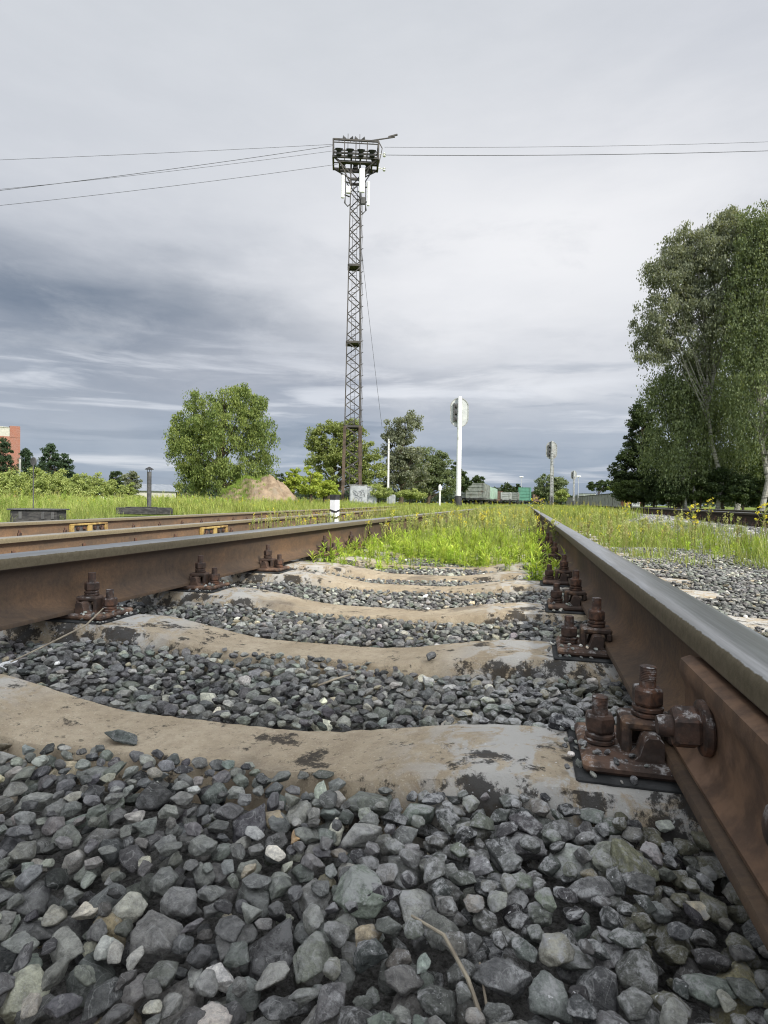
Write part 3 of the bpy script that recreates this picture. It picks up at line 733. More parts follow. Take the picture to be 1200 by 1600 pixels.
# ------------------------------------------------------------------ the two side tracks
Z2 = RT - .085
def p2(s, o, z=0.): q = D2 * s + N2 * o; return np.array([q[0], q[1], z])
def p3(s, o, z=0.): q = P3 + D3 * (s - 9.2) + N3 * o; return np.array([q[0], q[1], z])
for o_, lab in ((2.71, 'nearer rusty rail of the left side track with a yellow insulated joint'), (4.27, 'farther rusty rail of the left side track, edge of the tall grass behind it')):
    a, b_ = p2(-2, o_), p2(48, o_)
    make_rail([(a[0], a[1]), (b_[0], b_[1])], Z2 - .18, 0, M['rail_far'], lab, group='rails of the left side track')
for o_, lab in ((.035, 'nearer dark rail of the right side track with the gravel shoulder below it'), (1.63, 'farther dark rail of the right side track before the trees')):
    a, b_ = p3(-2, o_), p3(75, o_)
    make_rail([(a[0], a[1]), (b_[0], b_[1])], .34 - .18, 0, M['rail_dark'], lab, group='rails of the right side track')
# yellow insulated joints
for s_, o_, lab in ((5.80, 2.71, 'yellow insulated joint bar on the nearer rail of the left side track'), (5.95, 4.27, 'yellow insulated joint bar on the farther rail of the left side track')):
    c = p2(s_, o_); root = empty('joint_bar', (c[0], c[1], Z2 - .18), -math.atan2(D2[0], D2[1]))
    tag(root, lab, 'joint bar', 'yellow insulated joint bars')
    for sx in (1, -1):
        mb = MB()
        mb.box((sx * .030, 0, .124), (.038, .62, .020), bev=.004); mb.box((sx * .034, 0, .036), (.046, .62, .022), bev=.004)
        for y in (-.29, 0, .29): mb.box((sx * .030, y, .08), (.036, .045 if y else .07, .070), bev=.004)
        mb.build('bar', M['yellow'], root)
        mb = MB(); mb.box((sx * .019, 0, .08), (.010, .54, .066)); mb.build('insulation', M['dark_metal'], root)
        for y in (-.20, -.09, .09, .20):
            mb = MB(); hexnut(mb, (sx * .026, y, .08), .020, .026, (sx, 0, 0)); mb.build('nut', M['bolt'], root)
def simple_sleeper(c, rz, z, mat, label, group, L=2.6, h=.14, w=.24):
    mb = MB(); mb.box((0, 0, -h / 2), (L, w, h), bev=.015); o = mb.build('sleeper', mat); o.location = (c[0], c[1], z); o.rotation_euler.z = rz
    return tag(o, label, 'sleeper', group)
rz2 = -math.atan2(D2[0], D2[1]); rz3 = -math.atan2(D3[0], D3[1])
s0 = None; f0 = None
def small_fastening():
    root = empty('rail_fastening'); mb = MB(); mb.box((0, 0, .010), (.36, .16, .020), bev=.004); mb.build('base_plate', M['plate'], root)
    for sx in (-1, 1):
        mb = MB(); mb.box((sx * .095, 0, .046), (.055, .06, .05), bev=.006); mb.build('clamp', M['clamp'], root)
        for x, z in ((.09, .07), (.152, .02)):
            mb = MB(); hexnut(mb, (sx * x, 0, z), .02, .03, (0, 0, 1)); mb.lathe((sx * x, 0, z + .03), [(.011, 0), (.011, .025)], 8); mb.build('bolt', M['bolt'], root)
    return root
f0 = small_fastening(); ff = True
for k in range(26):
    s_ = 3.0 + k * .62
    if s0 is None: s0 = o = simple_sleeper(p2(s_, 3.49), rz2, Z2 - .20, M['concrete'], 'first sleeper of the left side track, counted from the camera end', 'sleepers of the left side track')
    else: o = s0.copy(); col.objects.link(o); o['label'] = f'{ordw(k + 1)} sleeper of the left side track, counted from the camera end'; c = p2(s_, 3.49); o.location = (c[0], c[1], Z2 - .20)
    for o_ in (2.71, 4.27):
        q = f0 if ff else copy_tree(f0); ff = False
        c = p2(s_, o_); q.location = (c[0], c[1], Z2 - .20); q.rotation_euler.z = rz2
        tag(q, f'{ordw(k + 1)} fastening on the {"nearer" if o_ < 3 else "farther"} rail of the left side track, from the camera end', 'rail fastening', 'fastenings of the left side track')
s3 = None
for k in range(36):
    s_ = 5.0 + k * .6
    if s3 is None: s3 = o = simple_sleeper(p3(s_, .83), rz3, .145, M['concrete'], 'first sleeper of the right side track, counted from the camera end', 'sleepers of the right side track')
    else: o = s3.copy(); col.objects.link(o); o['label'] = f'{ordw(k + 1)} sleeper of the right side track, counted from the camera end'; c = p3(s_, .83); o.location = (c[0], c[1], .145)
    q = copy_tree(f0); c = p3(s_, .035); q.location = (c[0], c[1], .142); q.rotation_euler.z = rz3
    tag(q, f'{ordw(k + 1)} dark fastening on the nearer rail of the right side track, from the camera end', 'rail fastening', 'fastenings of the right side track')

# ------------------------------------------------------------------ weeds and grass (leaves baked into meshes)
def blade(p, d, up, L, w, bend=0.):
    """leaf diamond: 4 points"""
    s = np.cross(d, up); s /= np.linalg.norm(s) + 1e-9; m_ = p + d * L * .42 + up * L * .06
    return [p, m_ + s * w / 2, p + d * L + up * (-bend * L), m_ - s * w / 2]
def plant_shoot(r, h, nleaf, L, w, c1, c2, spread=.9):
    V, C = [], []
    bendv = r.normal(0, .08, 2)
    def pos(t): return np.array([bendv[0] * t * t * h, bendv[1] * t * t * h, h * t])
    for k in range(3):
        a, b_ = pos(k / 3), pos((k + 1) / 3); ww = .0022
        V += [a + [ww, 0, 0], b_ + [ww, 0, 0], b_ - [ww, 0, 0], a - [ww, 0, 0]]; C += [np.array(c1) * .8] * 4
        V += [a + [0, ww, 0], b_ + [0, ww, 0], b_ - [0, ww, 0], a - [0, ww, 0]]; C += [np.array(c1) * .8] * 4
    for k in range(nleaf):
        t = (k + 1) / nleaf; a = k * 2.4 + r.normal(0, .3); e = .05 + .85 * t * t + r.normal(0, .2)
        d = np.array([math.cos(a) * math.cos(e), math.sin(a) * math.cos(e), math.sin(e)]); up = np.array([-math.cos(a) * math.sin(e), -math.sin(a) * math.sin(e), math.cos(e)])
        l = L * (1.1 - .45 * t) * r.uniform(.75, 1.2)
        V += blade(pos(t), d, up, l, w * l / L, .18 * (1 - t) + .05); q = r.uniform(0, 1); c = np.array(c1) * (1 - q) + np.array(c2) * q
        C += [c * r.uniform(.85, 1.15)] * 4
    return np.array(V), np.array(C)
def plant_tall(r, h, c1, c2, head, yellow=False):
    V, C = [], []; bx = r.normal(0, .07, 2)
    def pos(t): return np.array([bx[0] * t * t * h, bx[1] * t * t * h, h * t])
    for k in range(6):
        a, b_ = pos(k / 6), pos((k + 1) / 6); ww = .0028 * (1 - k / 8)
        for ax in ([ww, 0, 0], [0, ww, 0]):
            ax = np.array(ax); V += [a + ax, b_ + ax, b_ - ax, a - ax]; C += [np.array(c2) * .8] * 4
    for k in range(26):
        t = .12 + .8 * k / 26; a = k * 2.4 + r.normal(0, .4); e = .5 + .4 * t + r.normal(0, .2)
        d = np.array([math.cos(a) * math.cos(e), math.sin(a) * math.cos(e), math.sin(e)]); up = np.array([-math.cos(a) * math.sin(e), -math.sin(a) * math.sin(e), math.cos(e)])
        V += blade(pos(t), d, up, h * .14 * (1.1 - .5 * t) * r.uniform(.7, 1.3), .006, .1); C += [np.array(c1) * r.uniform(.8, 1.2)] * 4
    for k in range(head):
        a = r.uniform(0, 6.28); rr = h * .10 * r.uniform(.1, 1); t = r.uniform(.72, 1.02)
        p = pos(t) + np.array([math.cos(a) * rr * (t - .5) * 1.6, math.sin(a) * rr * (t - .5) * 1.6, r.normal(0, .006)])
        d = r.normal(size=3); d[2] = abs(d[2]) + .5; d /= np.linalg.norm(d); u = np.cross(d, r.normal(size=3)); u /= np.linalg.norm(u)
        V += blade(p, d, u, .014 * r.uniform(.7, 1.4), .008); C += [(np.array((.78, .66, .05)) if (yellow and t > .88) else np.array(c2)) * r.uniform(.8, 1.2)] * 4
    return np.array(V), np.array(C)
def plant_grass(r, h, n_, c1, c2, w=.005, rad=.05):
    V, C = [], []
    for k in range(n_):
        a = r.uniform(0, 6.28); l = h * r.uniform(.5, 1.1); b0 = np.array([r.normal(0, rad), r.normal(0, rad), 0]); lean = r.uniform(.05, .6)
        d = np.array([math.cos(a), math.sin(a), 0]); s = np.array([-d[1], d[0], 0]) * w / 2
        p1 = b0 + d * l * lean * .3 + [0, 0, l * .55]; p2_ = b0 + d * l * lean + [0, 0, l * (1 - .25 * lean)]
        q = r.uniform(0, 1); c = (np.array(c1) * (1 - q) + np.array(c2) * q) * r.uniform(.85, 1.15)
        V += [b0 - s, b0 + s, p1 + s * .8, p1 - s * .8, p1 - s * .8, p1 + s * .8, p2_ + s * .15, p2_ - s * .15]; C += [c * .85] * 4 + [c] * 4
    return np.array(V), np.array(C)
def bake(variants, P, sc, rz, pick, tint):
    """variants: list of (V,C), V grouped in fours"""
    Vs, Cs = [], []
    for vi, (V, C) in enumerate(variants):
        idx = np.where(pick == vi)[0]
        if len(idx) == 0: continue
        c, s = np.cos(rz[idx]), np.sin(rz[idx]); S = sc[idx]
        x = V[None, :, 0] * c[:, None] - V[None, :, 1] * s[:, None]; y = V[None, :, 0] * s[:, None] + V[None, :, 1] * c[:, None]
        W = np.stack([x, y, np.broadcast_to(V[None, :, 2], x.shape)], -1) * S[:, None, None] + P[idx][:, None, :]
        Vs.append(W.reshape(-1, 3)); Cs.append((C[None] * tint[idx][:, None, :]).reshape(-1, 3))
    V = np.concatenate(Vs); return V, np.arange(len(V), dtype=np.int32).reshape(-1, 4), np.concatenate(Cs)
def tints(n, a=.15):
    t = rng.random((n, 1)); return np.clip(rng.normal(1, a * 1.3, (n, 1)) * (1 + (t - .5) * np.array([[.16, .0, .3]])), .45, 1.6)
def pn(x, y, k=1.): return .5 + .25 * np.sin(x * 3.1 * k + 1.7 * np.sin(y * 2.3 * k)) + .25 * np.sin(y * 4.3 * k + 2.1 * np.sin(x * 1.9 * k + 1))
LG1, LG2 = (.29, .41, .06), (.50, .58, .12)          # bright yellow green shoots
DG1, DG2 = (.14, .20, .045), (.22, .27, .08)
TN1, TN2 = (.20, .27, .07), (.40, .43, .17)
shoots = [plant_shoot(rng, rng.uniform(.07, .15), rng.integers(26, 44), rng.uniform(.040, .070), .0085, LG1, LG2) for _ in range(7)]
talls = [plant_tall(rng, rng.uniform(.30, .42), TN1, TN2, 40) for _ in range(6)] + [plant_tall(rng, rng.uniform(.30, .40), DG1, (.42, .42, .14), 30, True) for _ in range(2)]
tufts = [plant_grass(rng, .16, 26, (.20, .29, .05), (.36, .38, .13)) for _ in range(5)]
def build_stuff(name, variants, P, sc, label, cat, tint=.15, mat='weed'):
    n = len(P); P = np.asarray(P, float)
    if P.shape[1] == 2: P = np.column_stack([P, gz(P[:, 0], P[:, 1]) + .02])
    V, F, C = bake(variants, P, sc, rng.uniform(0, 6.28, n), rng.integers(0, len(variants), n), tints(n, tint))
    o = link(name, mesh_np(name, V, F, C), M[mat]); tag(o, label, cat, kind='stuff'); print(name, label[:30], len(F)); return o
def region(n, x0, x1, y0, y1, pw=1.6, fn=None):
    y = y0 + (y1 - y0) * rng.random(n) ** pw; x = rng.uniform(x0, x1, n); P = np.stack([x, y], 1)
    return P[fn(x, y)] if fn is not None else P
# bright shoots between the rails; the front edge is ragged
def edge_mid(x, y):
    ok = rng.random(len(x)) < np.clip((y - (3.12 + .35 * pn(x, y * .1, 1.5) - .35 * (x < -1.0))) / .35, 0, 1)
    return ok & (rng.random(len(x)) < np.clip(.30 + 1.5 * (pn(x, y, 1.6) - .25), .15, 1))
P = region(2900, -1.24, .14, 2.85, 7.5, 1.5, edge_mid)
dead = [plant_tall(rng, rng.uniform(.16, .26), (.26, .25, .11), (.40, .36, .18), 22) for _ in range(4)]
build_stuff('weeds', shoots, P, rng.uniform(.6, 1.3, len(P)) * np.clip(.6 + (P[:, 1] - 3.0) * .5, .6, 1.1), 'bright yellow green leafy shoots between the rails of the nearest track', 'weeds')
P = np.concatenate([region(95, .02, .17, 2.75, 5.5, 1.2), region(12, -1.26, -1.12, 3.1, 3.7, 1)])
build_stuff('weeds', shoots, P, rng.uniform(.8, 1.6, len(P)), 'taller leafy shoots growing tight against the rails', 'weeds')
P = region(1500, -1.35, .16, 4.6, 26, 1.9, lambda x, y: rng.random(len(x)) < np.clip((y - 4.5) / .9, 0, 1) * (.35 + .65 * pn(x, y)))
build_stuff('weeds', talls, P, rng.uniform(.6, 1.0, len(P)), 'thin tan and green flowering stalks crowding the track further off', 'weeds')
P = region(700, -1.6, 1.9, 4.3, 14, 1.4); P = P[~((P[:, 0] > .16) & (P[:, 0] < .34))]
build_stuff('grass', tufts, P, rng.uniform(.5, 1.3, len(P)), 'short grass between the flowering stalks', 'grass')
# right of the nearest track
P = region(1300, .40, 1.95, 3.7, 9.5, 1.3, lambda x, y: rng.random(len(x)) < np.clip((y - (3.8 + .55 * pn(x, y * .1, 2.))) / .5, 0, 1) * np.clip((2.0 - x) / .35, 0, 1) * np.clip(1.7 * (pn(x + 3, y, 1.5) - .3), .05, 1))
build_stuff('weeds', shoots + dead[:2], P, rng.uniform(.5, 1.2, len(P)), 'bright green shoots on the gravel right of the nearest track', 'weeds')
P = region(900, .36, 2.1, 4.3, 30, 2.0, lambda x, y: rng.random(len(x)) < (.25 + .75 * pn(x, y)) * np.clip((y - 4.2) / 1.5, 0, 1) * np.clip((2.3 + (y - 9) * .06 - x) / .6, 0, 1))
build_stuff('weeds', talls, P, rng.uniform(.45, .95, len(P)), 'tan flowering stalks right of the nearest track', 'weeds')
P = region(600, .36, 2.3, 3.9, 16, 1.4, lambda x, y: pn(x, y * 1.2) > .45)
build_stuff('grass', tufts, P, rng.uniform(.4, 1.0, len(P)), 'thin dry grass on the gravel right of the nearest track', 'grass')
# sparse weeds between the nearest and the left track and along the left track
def s2(n, o0, o1, s_0, s_1, pw=1.5):
    s = s_0 + (s_1 - s_0) * rng.random(n) ** pw; o = rng.uniform(o0, o1, n); return D2 * s[:, None] + N2 * o[:, None]
P = s2(1000, 1.7, 2.6, 6.5, 30); P = P[P[:, 0] < -1.5]
build_stuff('weeds', talls + tufts, P, rng.uniform(.4, .85, len(P)), 'scattered weeds between the nearest track and the left side track', 'weeds')
P = s2(700, 2.8, 4.2, 11, 40); build_stuff('weeds', talls + tufts, P, rng.uniform(.5, .9, len(P)), 'weeds growing between the rails of the left side track', 'weeds')
# the meadow beyond the left track
mead = [plant_grass(rng, .55, 46, (.20, .28, .06), (.44, .48, .17), .011, .16) for _ in range(5)] + [plant_tall(rng, .6, (.24, .31, .08), (.50, .48, .20), 60) for _ in range(3)] + [plant_shoot(rng, .5, 60, .13, .028, (.22, .32, .06), (.40, .48, .14)) for _ in range(3)]
mead_y = [plant_tall(rng, .6, (.17, .26, .05), (.36, .40, .10), 40, True)]
P = s2(9000, 5.1, 27, 1.5, 48, 1.2)
sc = rng.uniform(.45, .85, len(P)) * np.clip(.55 + .45 * (P @ N2 - 5) / 4, .5, 1.0) * (.6 + .75 * pn(P[:, 0], P[:, 1], .3)) * (1 + .22 * sstep(14, 30, np.hypot(P[:, 0], P[:, 1])))
q3 = np.column_stack([P, np.full(len(P), .1)]) - CAM; dd_ = q3 @ FW; uu_ = 600 + FPX * (q3 @ RI) / dd_
kp_ = ~(((np.abs(uu_ - 61) < 44) & (dd_ < 10.1)) | ((np.abs(uu_ - 230) < 50) & (dd_ < 15.2))); P = P[kp_]; sc = sc[kp_]
build_stuff('meadow_grass', mead + mead_y, P, sc, 'tall pale green meadow grass behind the left side track', 'meadow', .2)
# low herbage across the yard in the distance
far = [plant_grass(rng, .42, 40, (.17, .24, .045), (.38, .40, .12), .014, .25) for _ in range(4)] + [plant_tall(rng, .5, (.18, .26, .05), (.36, .40, .10), 40, True)]
y = 14 + 70 * rng.random(7500) ** 1.2; x = rng.uniform(-1.2, .45, len(y)) * y * .6 
P = np.stack([x, y], 1); d3 = (P - P3) @ N3; P = P[(d3 < -1.0) & ((P @ N2 < 2.2) | (P @ N2 > 4.8) | (P[:, 1] > 30))]; P = P[~((np.abs(P[:, 0] - XR) < .3))]
build_stuff('meadow_grass', far, P, rng.uniform(.5, 1.05, len(P)), 'low grass with yellow flowers across the yard in the distance', 'meadow', .2)
y = 8 + 60 * rng.random(2600) ** 1.3; x = P3[0] + (y - P3[1]) * D3[0] / D3[1] + rng.uniform(3.0, 16, len(y))
fard = [(V_, C_ * np.array([.5, .55, .6])) for V_, C_ in far]  # leaf colours darkened to stand for the shade under the trees
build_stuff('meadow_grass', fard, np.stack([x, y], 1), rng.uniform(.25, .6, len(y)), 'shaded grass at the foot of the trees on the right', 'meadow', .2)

# a few single stalks that stand out
def flower_stalk(u, d, h, r, label, yellow=True, z=.02):
    p = grd(u, d, z); mb = MB(); bx = r.normal(0, .06, 2)
    root = empty('wild_plant', tuple(p)); tag(root, label, 'wild plant', 'tall single weeds beside the nearest track')
    pts = [np.array([bx[0] * t * t * h, bx[1] * t * t * h, h * t]) for t in np.linspace(0, 1, 6)]
    mb.tube(pts, np.linspace(.004, .0015, 6), 6)
    tips = []
    for k in range(9):
        t = .50 + .045 * k; a = k * 2.4; q = pts[0] * 0 + np.array([bx[0] * t * t * h, bx[1] * t * t * h, h * t]); e = q + np.array([math.cos(a) * h * .10, math.sin(a) * h * .10, h * (.16 + .02 * r.random())])
        mb.tube([q, (q + e) / 2 + [math.cos(a) * h * .012, math.sin(a) * h * .012, -h * .01], e], [.002, .0015, .001], 5); tips.append(e)
    tips.append(pts[-1]); mb.build('stem', M['weedstem'], root)
    V, C = [], []
    for k in range(46):
        t = .08 + .8 * k / 46; a = k * 2.4; e = .6 + r.normal(0, .2); d_ = np.array([math.cos(a) * math.cos(e), math.sin(a) * math.cos(e), math.sin(e)]); up = np.array([-math.cos(a) * math.sin(e), -math.sin(a) * math.sin(e), math.cos(e)])
        V += blade(np.array([bx[0] * t * t * h, bx[1] * t * t * h, h * t]), d_, up, h * .15 * (1.1 - .6 * t), .009, .1); C += [np.array((.20, .28, .07)) * r.uniform(.8, 1.2)] * 4
    link('leaves', mesh_np('leaves', V, np.arange(len(V), dtype=np.int32).reshape(-1, 4), np.array(C)), M['weed'], root)
    V, C = [], []
    for e in tips:
        for k in range(16):
            d_ = r.normal(size=3); d_[2] = abs(d_[2]) + .3; d_ /= np.linalg.norm(d_); up = np.cross(d_, r.normal(size=3)); up /= np.linalg.norm(up)
            V += blade(e + r.normal(0, .005, 3), d_, up, .014, .009); C += [np.array((.80, .70, .06) if yellow and k % 3 else (.42, .44, .16)) * r.uniform(.8, 1.2)] * 4
    link('flower_head', mesh_np('flower_head', V, np.arange(len(V), dtype=np.int32).reshape(-1, 4), np.array(C)), M['weed'], root)
M['weedstem'] = noisy('green_tan_stem', (.17, .17, .07), (.30, .26, .13), 30, .8, .2)
r9 = np.random.default_rng(99)
flower_stalk(1082, 4.9, .40, r9, 'dense pale yellow flowering weed standing alone on the gravel right of the track')
flower_stalk(1190, 4.2, .41, r9, 'branching weed with small yellow flowers at the right edge of the photo', z=.03)
flower_stalk(1107, 8.5, .50, r9, 'slender weed with one yellow flower head beside the dense pale one')
flower_stalk(975, 8.0, .42, r9, 'weed with yellow flowers in front of the right side track')
flower_stalk(829, 9.0, .48, r9, 'thin stalk with yellow flowers at the far end of the right rail')
flower_stalk(844, 9.8, .48, r9, 'second yellow flowering stalk at the far end of the right rail')
flower_stalk(1060, 5.6, .30, r9, 'grey brown weed left of the dense pale one', False)
flower_stalk(1003, 5.2, .27, r9, 'greenish leafy stalk behind the right rail head', False)
flower_stalk(868, 4.4, .27, r9, 'leafy stalk growing against the inner side of the right rail', False)

# ------------------------------------------------------------------ trees and bushes
def make_tree(name, base, crown, nclump, nleaf, ls, cols, label, cat='tree', group=None, trunk=None, droop=0., bark='bark', seed=0, sparse=1., tr=.25, nlimb=34, clr=.5, stems=1, skirt=0., fill=.72):
    """crown: list of (cx, cz, rx, ry, rz, weight) ellipsoids in metres from the base"""
    r = np.random.default_rng(seed + 500); root = empty(name, tuple(base)); tag(root, label, cat, group)
    W = np.array([c[5] if len(c) > 5 else c[2] * c[3] * c[4] for c in crown]); W = W / W.sum()
    k = r.choice(len(crown), nclump, p=W); CR = np.array([c[:5] for c in crown])[k]
    d = r.normal(size=(nclump, 3)); d /= np.linalg.norm(d, axis=1)[:, None]; rad = r.random(nclump) ** (1 / 3.2)
    cen = np.stack([CR[:, 0] + d[:, 0] * rad * CR[:, 2], d[:, 1] * rad * CR[:, 3], CR[:, 1] + d[:, 2] * rad * CR[:, 4]], 1)
    cen[:, 2] = np.maximum(cen[:, 2], skirt + .2)
    top = max(c[1] + c[4] for c in crown); mr = np.mean([c[2] for c in crown])
    vol = sum(4.2 * c[2] * c[3] * c[4] for c in crown) * .75; cr = fill * (vol / nclump) ** (1 / 3) * r.uniform(.55, 1.35, nclump)
    ln = nleaf // nclump; idx = np.repeat(np.arange(nclump), ln); n = len(idx)
    off = r.normal(size=(n, 3)); off /= np.linalg.norm(off, axis=1)[:, None] + 1e-9; off *= (r.random(n) ** .45)[:, None]
    P = cen[idx] + off * cr[idx][:, None] * np.array([1, 1, .7])
    if droop > 0:            # hanging twigs: leaves strung along short curtains
        ns = 14; sid = r.integers(0, ns, n); sx = r.normal(0, .55, (nclump, ns)); sy = r.normal(0, .55, (nclump, ns)); sl_ = r.uniform(.3, 1., (nclump, ns)) * droop
        t = r.random(n); q = r.random(n) < .75
        X = cen[idx, 0] + sx[idx, sid] * cr[idx] + r.normal(0, ls * .55, n); Y = cen[idx, 1] + sy[idx, sid] * cr[idx] + r.normal(0, ls * .55, n); Z = cen[idx, 2] - t * sl_[idx, sid] + cr[idx] * .2 * np.cos(sx[idx, sid])
        P[q] = np.stack([X, Y, Z], 1)[q]
    P[:, 2] = np.maximum(P[:, 2], skirt + .05)
    nd = r.normal(size=(n, 3)); nd[:, 2] += .5; nd /= np.linalg.norm(nd, axis=1)[:, None]
    u = np.cross(nd, r.normal(size=(n, 3))); u /= np.linalg.norm(u, axis=1)[:, None]; v = np.cross(nd, u)
    if droop > 0: u = u * .5 + np.array([0, 0, -1.]) * .7
    s = ls * r.uniform(.6, 1.35, n)[:, None]
    V = np.stack([P - u * s * .5, P + v * s * .3, P + u * s * .5, P - v * s * .3], 1).reshape(-1, 3)
    c1, c2 = np.array(cols[0]), np.array(cols[1]); q = np.clip(r.normal(.5, .28, n) + (r.random(nclump) - .5)[idx] * .6, 0, 1)[:, None]
    C = np.repeat((c1 * (1 - q) + c2 * q) * r.uniform(.85, 1.15, (n, 1)), 4, 0)
    o = link('crown', mesh_np('crown', V, np.arange(len(V), dtype=np.int32).reshape(-1, 4), C), M['leaf'], root)
    mb = MB(); tr_ = top * .014 + .03 if trunk is None else trunk
    for st in range(stems):
        bx = r.normal(0, .25, 2) * (stems > 1) * mr * .4; lean = r.normal(0, .03, 2) * top; cx = np.mean([c[0] for c in crown]) 
        zt = np.linspace(0, top * .93, 9); f = (zt / zt[-1]) ** 1.4
        TP = np.stack([bx[0] + (cx + lean[0] - bx[0] * .5) * f + .02 * top * np.sin(zt * .9 + st), bx[1] + lean[1] * f, zt - .1], 1)
        TR = tr_ * (1 - .9 * (zt / zt[-1])) + .01
        mb.tube(TP, TR, 9)
        sel = r.choice(nclump, min(nlimb // stems, nclump), replace=False)
        for j in sel:
            e = cen[j]; h = e[2] * r.uniform(.45, .8); i = np.interp(h, zt, np.arange(9)); a = np.array([np.interp(h, zt, TP[:, q_]) for q_ in range(3)]); L = np.linalg.norm(e - a)
            m1 = a + (e - a) * .4 + [0, 0, .06 * L]; m2 = a + (e - a) * .75 + [0, 0, .08 * L] + r.normal(0, .03, 3) * L
            rr = np.interp(h, zt, TR) * .45; mb.tube([a, m1, m2, e], [rr, rr * .7, rr * .4, rr * .12], 5, cap=False)
    mb.build('trunk', M[bark], root, smooth=True)
    return root
G_BIRCH = ((.10, .15, .045), (.27, .32, .095)); G_DARK = ((.035, .058, .026), (.075, .105, .04)); G_MID = ((.105, .14, .07), (.22, .26, .13))
G_LIGHT = ((.20, .26, .08), (.40, .45, .16)); G_YEL = ((.24, .32, .05), (.40, .45, .08)); G_GREY = ((.13, .15, .105), (.27, .29, .20)); G_FIR = ((.035, .06, .035), (.07, .11, .055))
def px(u, d):  # metres per pixel helper: base position on the ground in column u at depth d
    return grd(u, d, -.05)
def tree_px(u, d, ell, *a, **k):
    """ell: list of (u, v, ru, rv[, weight]) in photo pixels -> metres about the base"""
    s = d / FPX; out = []
    b0 = px(u, d)
    for e in ell:
        cz = (786 + (e[0] - 600) * .0136 - e[1]) * s + CAM[2]; t = (e[0], e[2] * s, cz, e[3] * s)
        out.append(((e[0] - u) * s, cz, e[2] * s, e[2] * s * .85, e[3] * s, e[4] if len(e) > 4 else e[2] * e[3]))
    o = make_tree(a[0], b0, out, *a[1:], **k); o.rotation_euler.z = R(13.77); return o
tree_px(342, 42, [(350, 650, 58, 46), (340, 700, 66, 45), (320, 645, 38, 34), (383, 628, 28, 28, 1400), (290, 690, 30, 50, 2400), (402, 690, 25, 56, 2200), (300, 742, 36, 22, 1500), (345, 740, 60, 24), (395, 740, 32, 22, 1200)], 'birch_tree', 300, 80000, .15, G_BIRCH, 'broad weeping green tree standing alone beside the soil heap', droop=1.3, seed=1, fill=.50, trunk=.22, stems=3, nlimb=30)
tree_px(512, 62, [(515, 690, 34, 36), (500, 715, 22, 30), (535, 730, 40, 36), (565, 715, 26, 28), (545, 680, 22, 26), (575, 745, 28, 25)], 'deciduous_tree', 330, 27000, .24, ((.15, .19, .06), (.29, .33, .11)), 'rounded light green tree behind the foot of the lattice tower', seed=2, clr=.5, trunk=.3)
tree_px(625, 66, [(630, 670, 28, 26), (622, 700, 30, 30), (640, 735, 34, 34), (612, 680, 16, 16), (612, 745, 24, 30), (645, 660, 12, 12)], 'deciduous_tree', 242, 20250, .24, G_GREY, 'tall grey green tree just right of the thin concrete pole', seed=3, clr=.45, trunk=.3, bark='bark')
tree_px(668, 70, [(665, 735, 30, 36), (650, 750, 28, 26), (690, 728, 18, 24), (695, 755, 24, 22)], 'deciduous_tree', 198, 17550, .24, G_MID, 'darker green tree between the grey green tree and the white signal mast', seed=4, clr=.5, trunk=.25)
tree_px(712, 90, [(712, 745, 16, 20), (722, 758, 14, 12)], 'deciduous_tree', 88, 6075, .3, G_DARK, 'dark tree showing on both sides of the white signal mast foot', seed=5, trunk=.25)
tree_px(745, 150, [(747, 757, 11, 12), (757, 768, 12, 7)], 'deciduous_tree', 66, 4050, .45, G_DARK, 'small far tree above the grey open wagon', seed=6, group='far trees beyond the wagons')
tree_px(797, 190, [(792, 766, 10, 9), (806, 766, 9, 8)], 'deciduous_tree', 66, 4050, .5, G_DARK, 'far dark tree left of the green wagon', seed=7, group='far trees beyond the wagons')
tree_px(858, 150, [(852, 760, 18, 18), (870, 758, 16, 16), (845, 770, 12, 12), (862, 772, 24, 12)], 'deciduous_tree', 154, 10800, .42, G_MID, 'round bushy tree directly behind the middle signal mast', seed=8, group='far trees beyond the wagons')
tree_px(877, 120, [(877, 776, 11, 9)], 'bush', 35, 2025, .35, G_LIGHT, 'light green bush at the foot of the middle signal mast', 'bush', seed=9, trunk=.04, skirt=.0)
tree_px(935, 190, [(928, 761, 10, 8), (943, 760, 11, 9)], 'deciduous_tree', 77, 4725, .5, G_DARK, 'far tree above the concrete wall', seed=10, group='far trees beyond the wagons')
tree_px(966, 150, [(962, 762, 12, 8)], 'bush', 44, 2970, .4, G_LIGHT, 'light green bushy tree above the wall beside the dark trees', 'tree', seed=11)
# left: conifer-like dark trees, bushes
for u, v, ru, d, lab in ((5, 690, 24, 62, 'dark pointed tree at the left edge in front of the brick building'), (42, 703, 22, 64, 'dark tree right of the brick building'), (78, 698, 24, 60, 'tallest dark pointed tree of the left group'), (101, 712, 20, 62, 'rightmost dark pointed tree of the left group')):
    h = 775 - v
    tree_px(u, d, [(u, v + h * .25, ru * .55, h * .22), (u, v + h * .5, ru * .85, h * .25), (u, v + h * .78, ru * 1.1, h * .22), (u, v + 6, ru * .25, 8, 40)], 'conifer_tree', 132, 9450, .20, G_FIR, lab, seed=20 + u, group='dark trees at the left', clr=.6, trunk=.18)
for j, (u, v, ru, d, g_, lab) in enumerate(((182, 742, 11, 95, G_DARK, 'small dark far tree left of the low white house'), (206, 742, 13, 90, G_GREY, 'small grey green far tree above the low house'))):
    tree_px(u, d, [(u, v + 8, ru, 12), (u, v + 20, ru * 1.1, 12)], 'deciduous_tree', 57, 3510, .3, g_, lab, seed=30 + j)
bl = [(15, 752, 26, 20), (52, 748, 22, 22), (88, 752, 24, 20), (120, 757, 20, 16), (148, 756, 16, 16), (172, 762, 12, 10), (-15, 755, 20, 18), (200, 765, 12, 8)]
